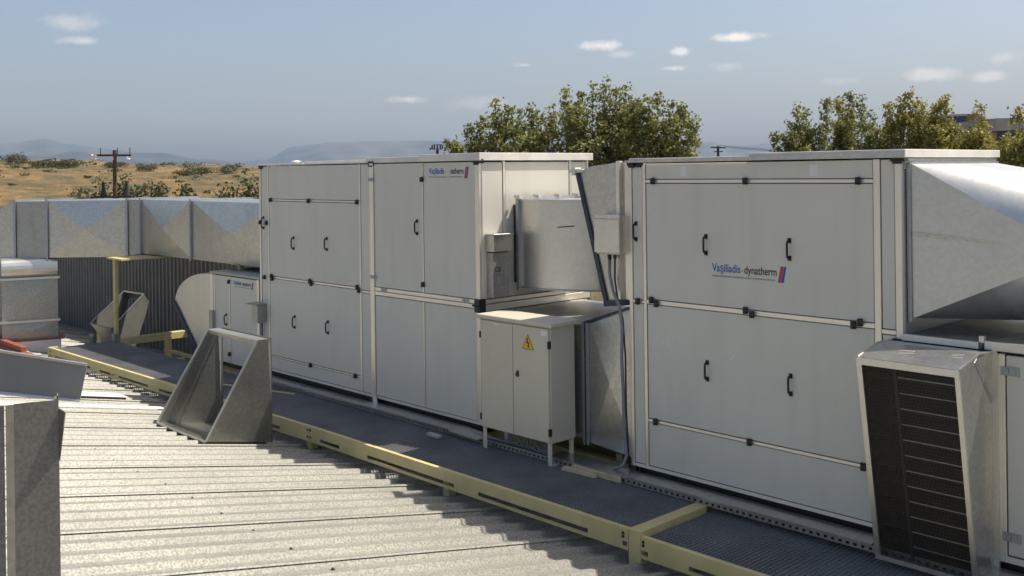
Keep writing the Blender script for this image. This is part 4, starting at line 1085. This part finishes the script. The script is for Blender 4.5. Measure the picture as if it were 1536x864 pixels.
tree('leafy_tree', 'green tree between the leftmost and the tallest tree of the middle clump', (-16.96, 13.46), [(-.32, 4.19), (.01, 4.28), (.23, 4.05), (-.55, 3.72), (.58, 3.89), (-.18, 3.53), (.3, 3.5)], 'leaf', 12)
tree('leafy_tree', 'tallest green tree, in the centre of the middle clump above the gap between the units', (-15.59, 14.17), [(-.9, 4.24), (-.57, 4.64), (-.16, 4.6), (.21, 4.81), (.54, 4.88), (.85, 4.68), (1.15, 4.76), (-.45, 4.14), (1.03, 4.21), (.48, 4.22), (.0, 3.9), (1.35, 4.0), (1.4, 3.5)], 'leaf', 16)
tree('leafy_tree', 'rounded green tree at the right end of the middle clump', (-13.58, 14.85), [(-.75, 3.85), (-.95, 3.5), (-.54, 4.18), (-.3, 4.32), (.03, 4.44), (.35, 4.31), (.59, 4.13), (.8, 3.81), (.9, 3.45), (.19, 3.69), (-.25, 3.61), (.55, 3.6)], 'leaf', 14)
tree('leafy_tree', 'open sparse tree with visible branches, leftmost of the right hand clump', (-12.21, 20.67), [(-1.25, 3.43), (-.88, 3.53), (-.57, 4.35), (-.28, 4.27), (.22, 4.46), (-.77, 3.88), (-.08, 3.67)], 'leaf', 7, rad=.2)
tree('leafy_tree', 'olive green domed tree, second from the left in the right hand clump', (-11.96, 22.39), [(-.69, 4.42), (-.32, 4.56), (.01, 4.8), (.33, 4.59), (.49, 4.2), (-.08, 3.9), (.52, 3.69), (-.3, 3.9)], 'leaf', 12)
tree('leafy_tree', 'pointed yellowing tree in the middle of the right hand clump', (-10.51, 22.46), [(-.48, 4.2), (-.18, 4.43), (.06, 4.61), (.28, 4.33), (-.29, 3.65), (-.69, 3.55)], 'leaf_y', 10)
tree('leafy_tree', 'yellowing tree with forked top just left of the brown round tower', (-9.46, 22.11), [(-.27, 4.26), (-.07, 4.17), (.18, 4.39), (.22, 4.2), (-.36, 3.79), (.45, 3.2), (.3, 3.4), (0, 3.6)], 'leaf_y', 11)
tree('leafy_tree', 'low yellow green tree with one tall thin shoot in front of the brown round tower', (-8.48, 23.15), [(-.65, 3.35), (-.42, 3.45), (.08, 4.2), (.12, 3.7), (.49, 3.2), (-.18, 3.2), (.67, 3.0), (-.7, 3.0), (.3, 3.0)], 'leaf_y', 14)
tree('leafy_tree', 'yellowing tree cut by the right edge of the picture', (-6.88, 21.94), [(.0, 3.95), (-.25, 3.0), (.2, 3.8), (.55, 3.83), (-.43, 3.05), (-.08, 3.49), (-.6, 3.0)], 'leaf_y', 12)
# ------------------------------------------------------------------ far buildings
FB = thing('office_building', 'far building with a rounded brown and dark blue top behind the yellowing trees', 'building', (-24, 66, -6))
rdv = Vector((.687, .727, 0)); fdv = Vector((-.727, .687, 0))
def bx(o): return Matrix(((rdv.x, fdv.x, 0, o[0]), (rdv.y, fdv.y, 0, o[1]), (0, 0, 1, 0), (0, 0, 0, 1)))
xo = bx((-27.05, 63.19))
mk('tower', MB(xo).tube([(2.0, 2.2, -6), (2.0, 2.2, 6.05)], 1.75, 28), 'brown', FB, smooth=False)
mk('glass_block', MB(xo).box(.0, 1.7, .3, 6, -6, 5.9), 'bglass', FB)
mk('parapet', MB(xo).box(-.05, 1.75, .25, 6.05, 5.9, 6.0), 'concrete', FB)
mk('main_block', MB(xo).box(3.4, 12, 1.5, 12, -6, 3.2), 'concrete', FB)
FB2 = thing('office_building', 'far building with grey fascia and blue glazing at the right edge behind the trees', 'building', (-19, 57, -6))
xo = bx((-20.55, 55.51))
mk('fascia', MB(xo).box(0, 14, 0, 9, 4.50, 5.24), 'concrete', FB2)
mk('wall', MB(xo).box(.1, 14, .2, 9, -6, 4.5), 'brown', FB2)
for i in range(6): mk('window', MB(xo).box(.2 + i * 1.9, 1.95 + i * 1.9, .12, .25, 2.6, 4.42), 'bglass', FB2)
# ------------------------------------------------------------------ poles
PL = thing('utility_pole', 'brown timber utility pole with two crossarms and pale insulators on the dry hill', 'utility pole', (-41.46, 11.56, -6))
def pl(x, z): return Vector((-41.46, 11.56, 0)) + rd * x + Vector((0, 0, z))
mk('pole', MB().tube([pl(0, -6), pl(0, 3.62)], .11, 8, r2=.09), 'pole', PL)
mk('crossarm', MB().bar(pl(-.92, 3.40), pl(.72, 3.38), .10, .09), 'pole', PL)
mk('crossarm', MB().bar(pl(-.85, 1.56), pl(.75, 1.55), .12, .08), 'pole', PL)
for x in (-.95, -.80): mk('insulator', MB().tube([pl(x, 3.40), pl(x - .05, 3.32), pl(x - .02, 3.20)], .10, 8), 'ceramic', PL)
for x in (-.10, .55): mk('insulator', MB().tube([pl(x, 3.32), pl(x + .06, 3.18)], .09, 8), 'ceramic', PL)
for x in (-.62, .13, .68): mk('insulator_pin', MB().tube([pl(x, 3.4), pl(x, 3.72)], .02, 5), 'dark', PL)
for x in (-.52, .52):
    mk('fuse_switch', MB().tube([pl(x, 1.6), pl(x, 1.85)], .15, 8, r2=.11).tube([pl(x, 1.85), pl(x, 2.22)], .085, 8, r2=.06), 'dark', PL)
# far pole masts
LM = thing('lamp_mast', 'small dark far mast with a ring of lamps left of the middle trees', 'mast', (-51.05, 37.81, -6))
def lm(x, z): return Vector((-51.05, 37.81, 0)) + rd * x + Vector((0, 0, z))
mk('mast', MB().tube([lm(0, -6), lm(0, 4.0)], .10, 8), 'dark', LM)
mk('head_frame', MB().bar(lm(-.32, 4.05), lm(.32, 4.05), .05, .06).bar(lm(-.32, 4.35), lm(.32, 4.35), .05, .04), 'dark', LM)
for x in (-.36, -.2, 0, .2, .34): mk('lamp', MB().tube([lm(x, 4.05), lm(x, 4.33)], .055, 6), 'dark', LM)
mk('side_lamp', MB().tube([lm(-.55, 4.08), lm(-.42, 4.08)], .07, 6), 'dark', LM)
P3 = thing('utility_pole', 'tiny far utility pole with wires between the middle and right hand trees', 'utility pole', (-61.22, 85.27, -6))
def p3(x, z): return Vector((-61.22, 85.27, 0)) + rd * x + Vector((0, 0, z))
mk('pole', MB().tube([p3(0, -6), p3(0, 4.9)], .14, 6), 'dark', P3)
mk('crossarm', MB().bar(p3(-.8, 4.75), p3(.8, 4.72), .14, .12).bar(p3(-.5, 4.3), p3(.5, 4.3), .1, .1), 'dark', P3)
for i, (xx, dz) in enumerate(((-.7, 4.9), (0, 5.0), (.7, 4.85))):
    w = MB().tube([p3(xx, dz) + Vector((.7, .72, 0)) * t + Vector((0, 0, -.0016 * t * (70 - t))) for t in (0, 10, 20, 30, 40, 50, 60, 70)], .016, 4)
    mk('wire', w, 'dark', P3)
# ------------------------------------------------------------------ shrubs on the hill and below the roof
def bush(label, x, y, r, h, m, dens=1.0, zb=None, cat='bush', name='shrub', group='shrubs on the dry hill', leaf=None):
    zb = ground_z(x, y) if zb is None else zb
    root = thing(name, label, cat, (x, y, zb), group)
    n = int(1500 * dens)
    d = rng.normal(size=(n, 3)); d /= np.linalg.norm(d, axis=1)[:, None]
    lob = 1 + .35 * np.sin(d[:, 0] * 5 + x) * np.sin(d[:, 1] * 4 + y) + .15 * rng.normal(size=n)
    p = d * (rng.uniform(.45, 1.0, n) ** .5)[:, None] * lob[:, None] * np.array([r, r, h * .5]) + np.array([0, 0, h * .5])
    o = bpy.data.objects.new('foliage', leaf_mesh('foliage', p, rng.uniform(.6, 1.3, n) * (leaf or max(.10, r * .15)), m)); COL.objects.link(o); o.parent = root
    mk('stem', MB().tube([(x, y, zb - .3), (x + .02, y, zb + h * .6)], r * .07, 5, r2=r * .02), 'bark', root)
    return root
hill = [((-208.85, 60.15), 2.2, 2.4, 'dark round shrub on the crest of the hill near the left edge', 'scrub'), ((-209.9, 59.1), 1.6, 1.9, 'small dark shrub on the slope below the crest shrub at the left edge', 'scrub'), ((-204.4, 64.8), 1.4, 1.2, 'low shrub on the crest left of the utility pole', 'scrub'),
        ((-201.8, 67.6), 3.4, 1.5, 'wide low shrub patch on the slope left of the utility pole', 'scrub'), ((-180.35, 90.3), 2.4, 2.0, 'dark shrub on the slope close to the long cream unit', 'bushleaf'), ((-191.4, 78.6), 2.6, 1.1, 'flat shrub on the crest right of the utility pole', 'scrub'),
        ((-205.0, 64.2), 4.2, 1.3, 'broad olive shrub patch low on the slope at the left', 'scrub'), ((-184.2, 86.2), 3.2, 1.4, 'broad olive shrub patch low on the slope right of the utility pole', 'scrub'), ((-196, 74), 2.8, 1.1, 'olive shrub patch right behind the utility pole', 'scrub'), ((-178, 80), 2.6, 1.2, 'olive shrub patch at mid slope between the pole and the long cream unit', 'scrub')]
for (x, y), r, h, lab, m in hill: bush(lab, x, y, r * .75, h * .9, m, .55)
def spire(label, x, y, top, r):
    root = thing('young_tree', label, 'tree', (x, y, -6), 'dark young trees beyond the roof')
    nb = 34; hh = top + 6 - 2.2
    bz = rng.uniform(0, 1, nb); ba = rng.uniform(0, 6.283, nb); br = r * np.sqrt(rng.uniform(.1, 1, nb)) * np.sqrt(np.clip(1 - np.clip((bz - .25) / .75, 0, 1) ** 2, 0, 1)) * .95
    bc = np.stack([br * np.cos(ba), br * np.sin(ba), 2.2 + bz * hh], 1)
    p = np.concatenate([c + rng.normal(size=(46, 3)) * np.array([.24, .24, .22]) for c in bc]); n = len(p)
    o = bpy.data.objects.new('crown', leaf_mesh('crown', p, rng.uniform(.6, 1.4, n) * .19, 'bushleaf')); COL.objects.link(o); o.parent = root
    mk('trunk', MB().tube([(x, y, -6), (x, y, top - .4)], .12, 6, r2=.03), 'bark', root)
for lab, x, y, top, r in (('dark young tree directly below the utility pole crossarm', -56.9, 16.9, 2.3, 1.3), ('fuller dark green young tree just right of the utility pole', -56.1, 18.0, 2.35, 1.7), ('short dark young tree right of the full one by the pole', -55.2, 18.9, 1.7, 1.1), ('slim dark young tree in the middle of the skyline above the long duct', -54.8, 19.5, 1.9, 1.0),
                          ('pale slim young tree right of the slim dark one', -53.6, 20.5, 1.9, .9), ('dark young tree right beside the long cream unit', -50.9, 23.4, 2.2, .9), ('low bushy young tree left of the one beside the long cream unit', -51.8, 22.4, 1.6, 1.3)):
    spire(lab, x, y, top, r)
rs = random.Random(5); cs = []; sz = []
for i in range(190):
    a = R(rs.uniform(-80, -55)); d = rs.uniform(130, 262) if i % 3 else rs.uniform(200, 262)
    x, y = CX + d * math.sin(a), CY + d * math.cos(a); r = rs.uniform(.4, 1.5)
    n = 60
    p = rng.normal(size=(n, 3)) * np.array([r, r, r * .28]) * .6 + np.array([x, y, ground_z(x, y) + r * .25])
    cs.append(p); sz.append(rng.uniform(.2, .5, n))
o = bpy.data.objects.new('ground_scrub', leaf_mesh('ground_scrub', np.concatenate(cs), np.concatenate(sz), 'scrub')); COL.objects.link(o); kind(o, 'stuff')
# ------------------------------------------------------------------ haze
hz = MB().box(-7200, 7200, -7200, 7200, -40, 420)
ho = mk('haze', hz, 'white'); kind(ho, 'stuff')
hm = bpy.data.materials.new('thin_haze'); hm.use_nodes = True
ht = hm.node_tree; ht.nodes.clear()
vo = ht.nodes.new('ShaderNodeVolumePrincipled'); oo = ht.nodes.new('ShaderNodeOutputMaterial')
vo.inputs['Color'].default_value = (.58, .75, 1.0, 1); vo.inputs['Density'].default_value = 8e-5; vo.inputs['Anisotropy'].default_value = .0
ht.links.new(vo.outputs[0], oo.inputs['Volume'])
ho.data.materials.clear(); ho.data.materials.append(hm)
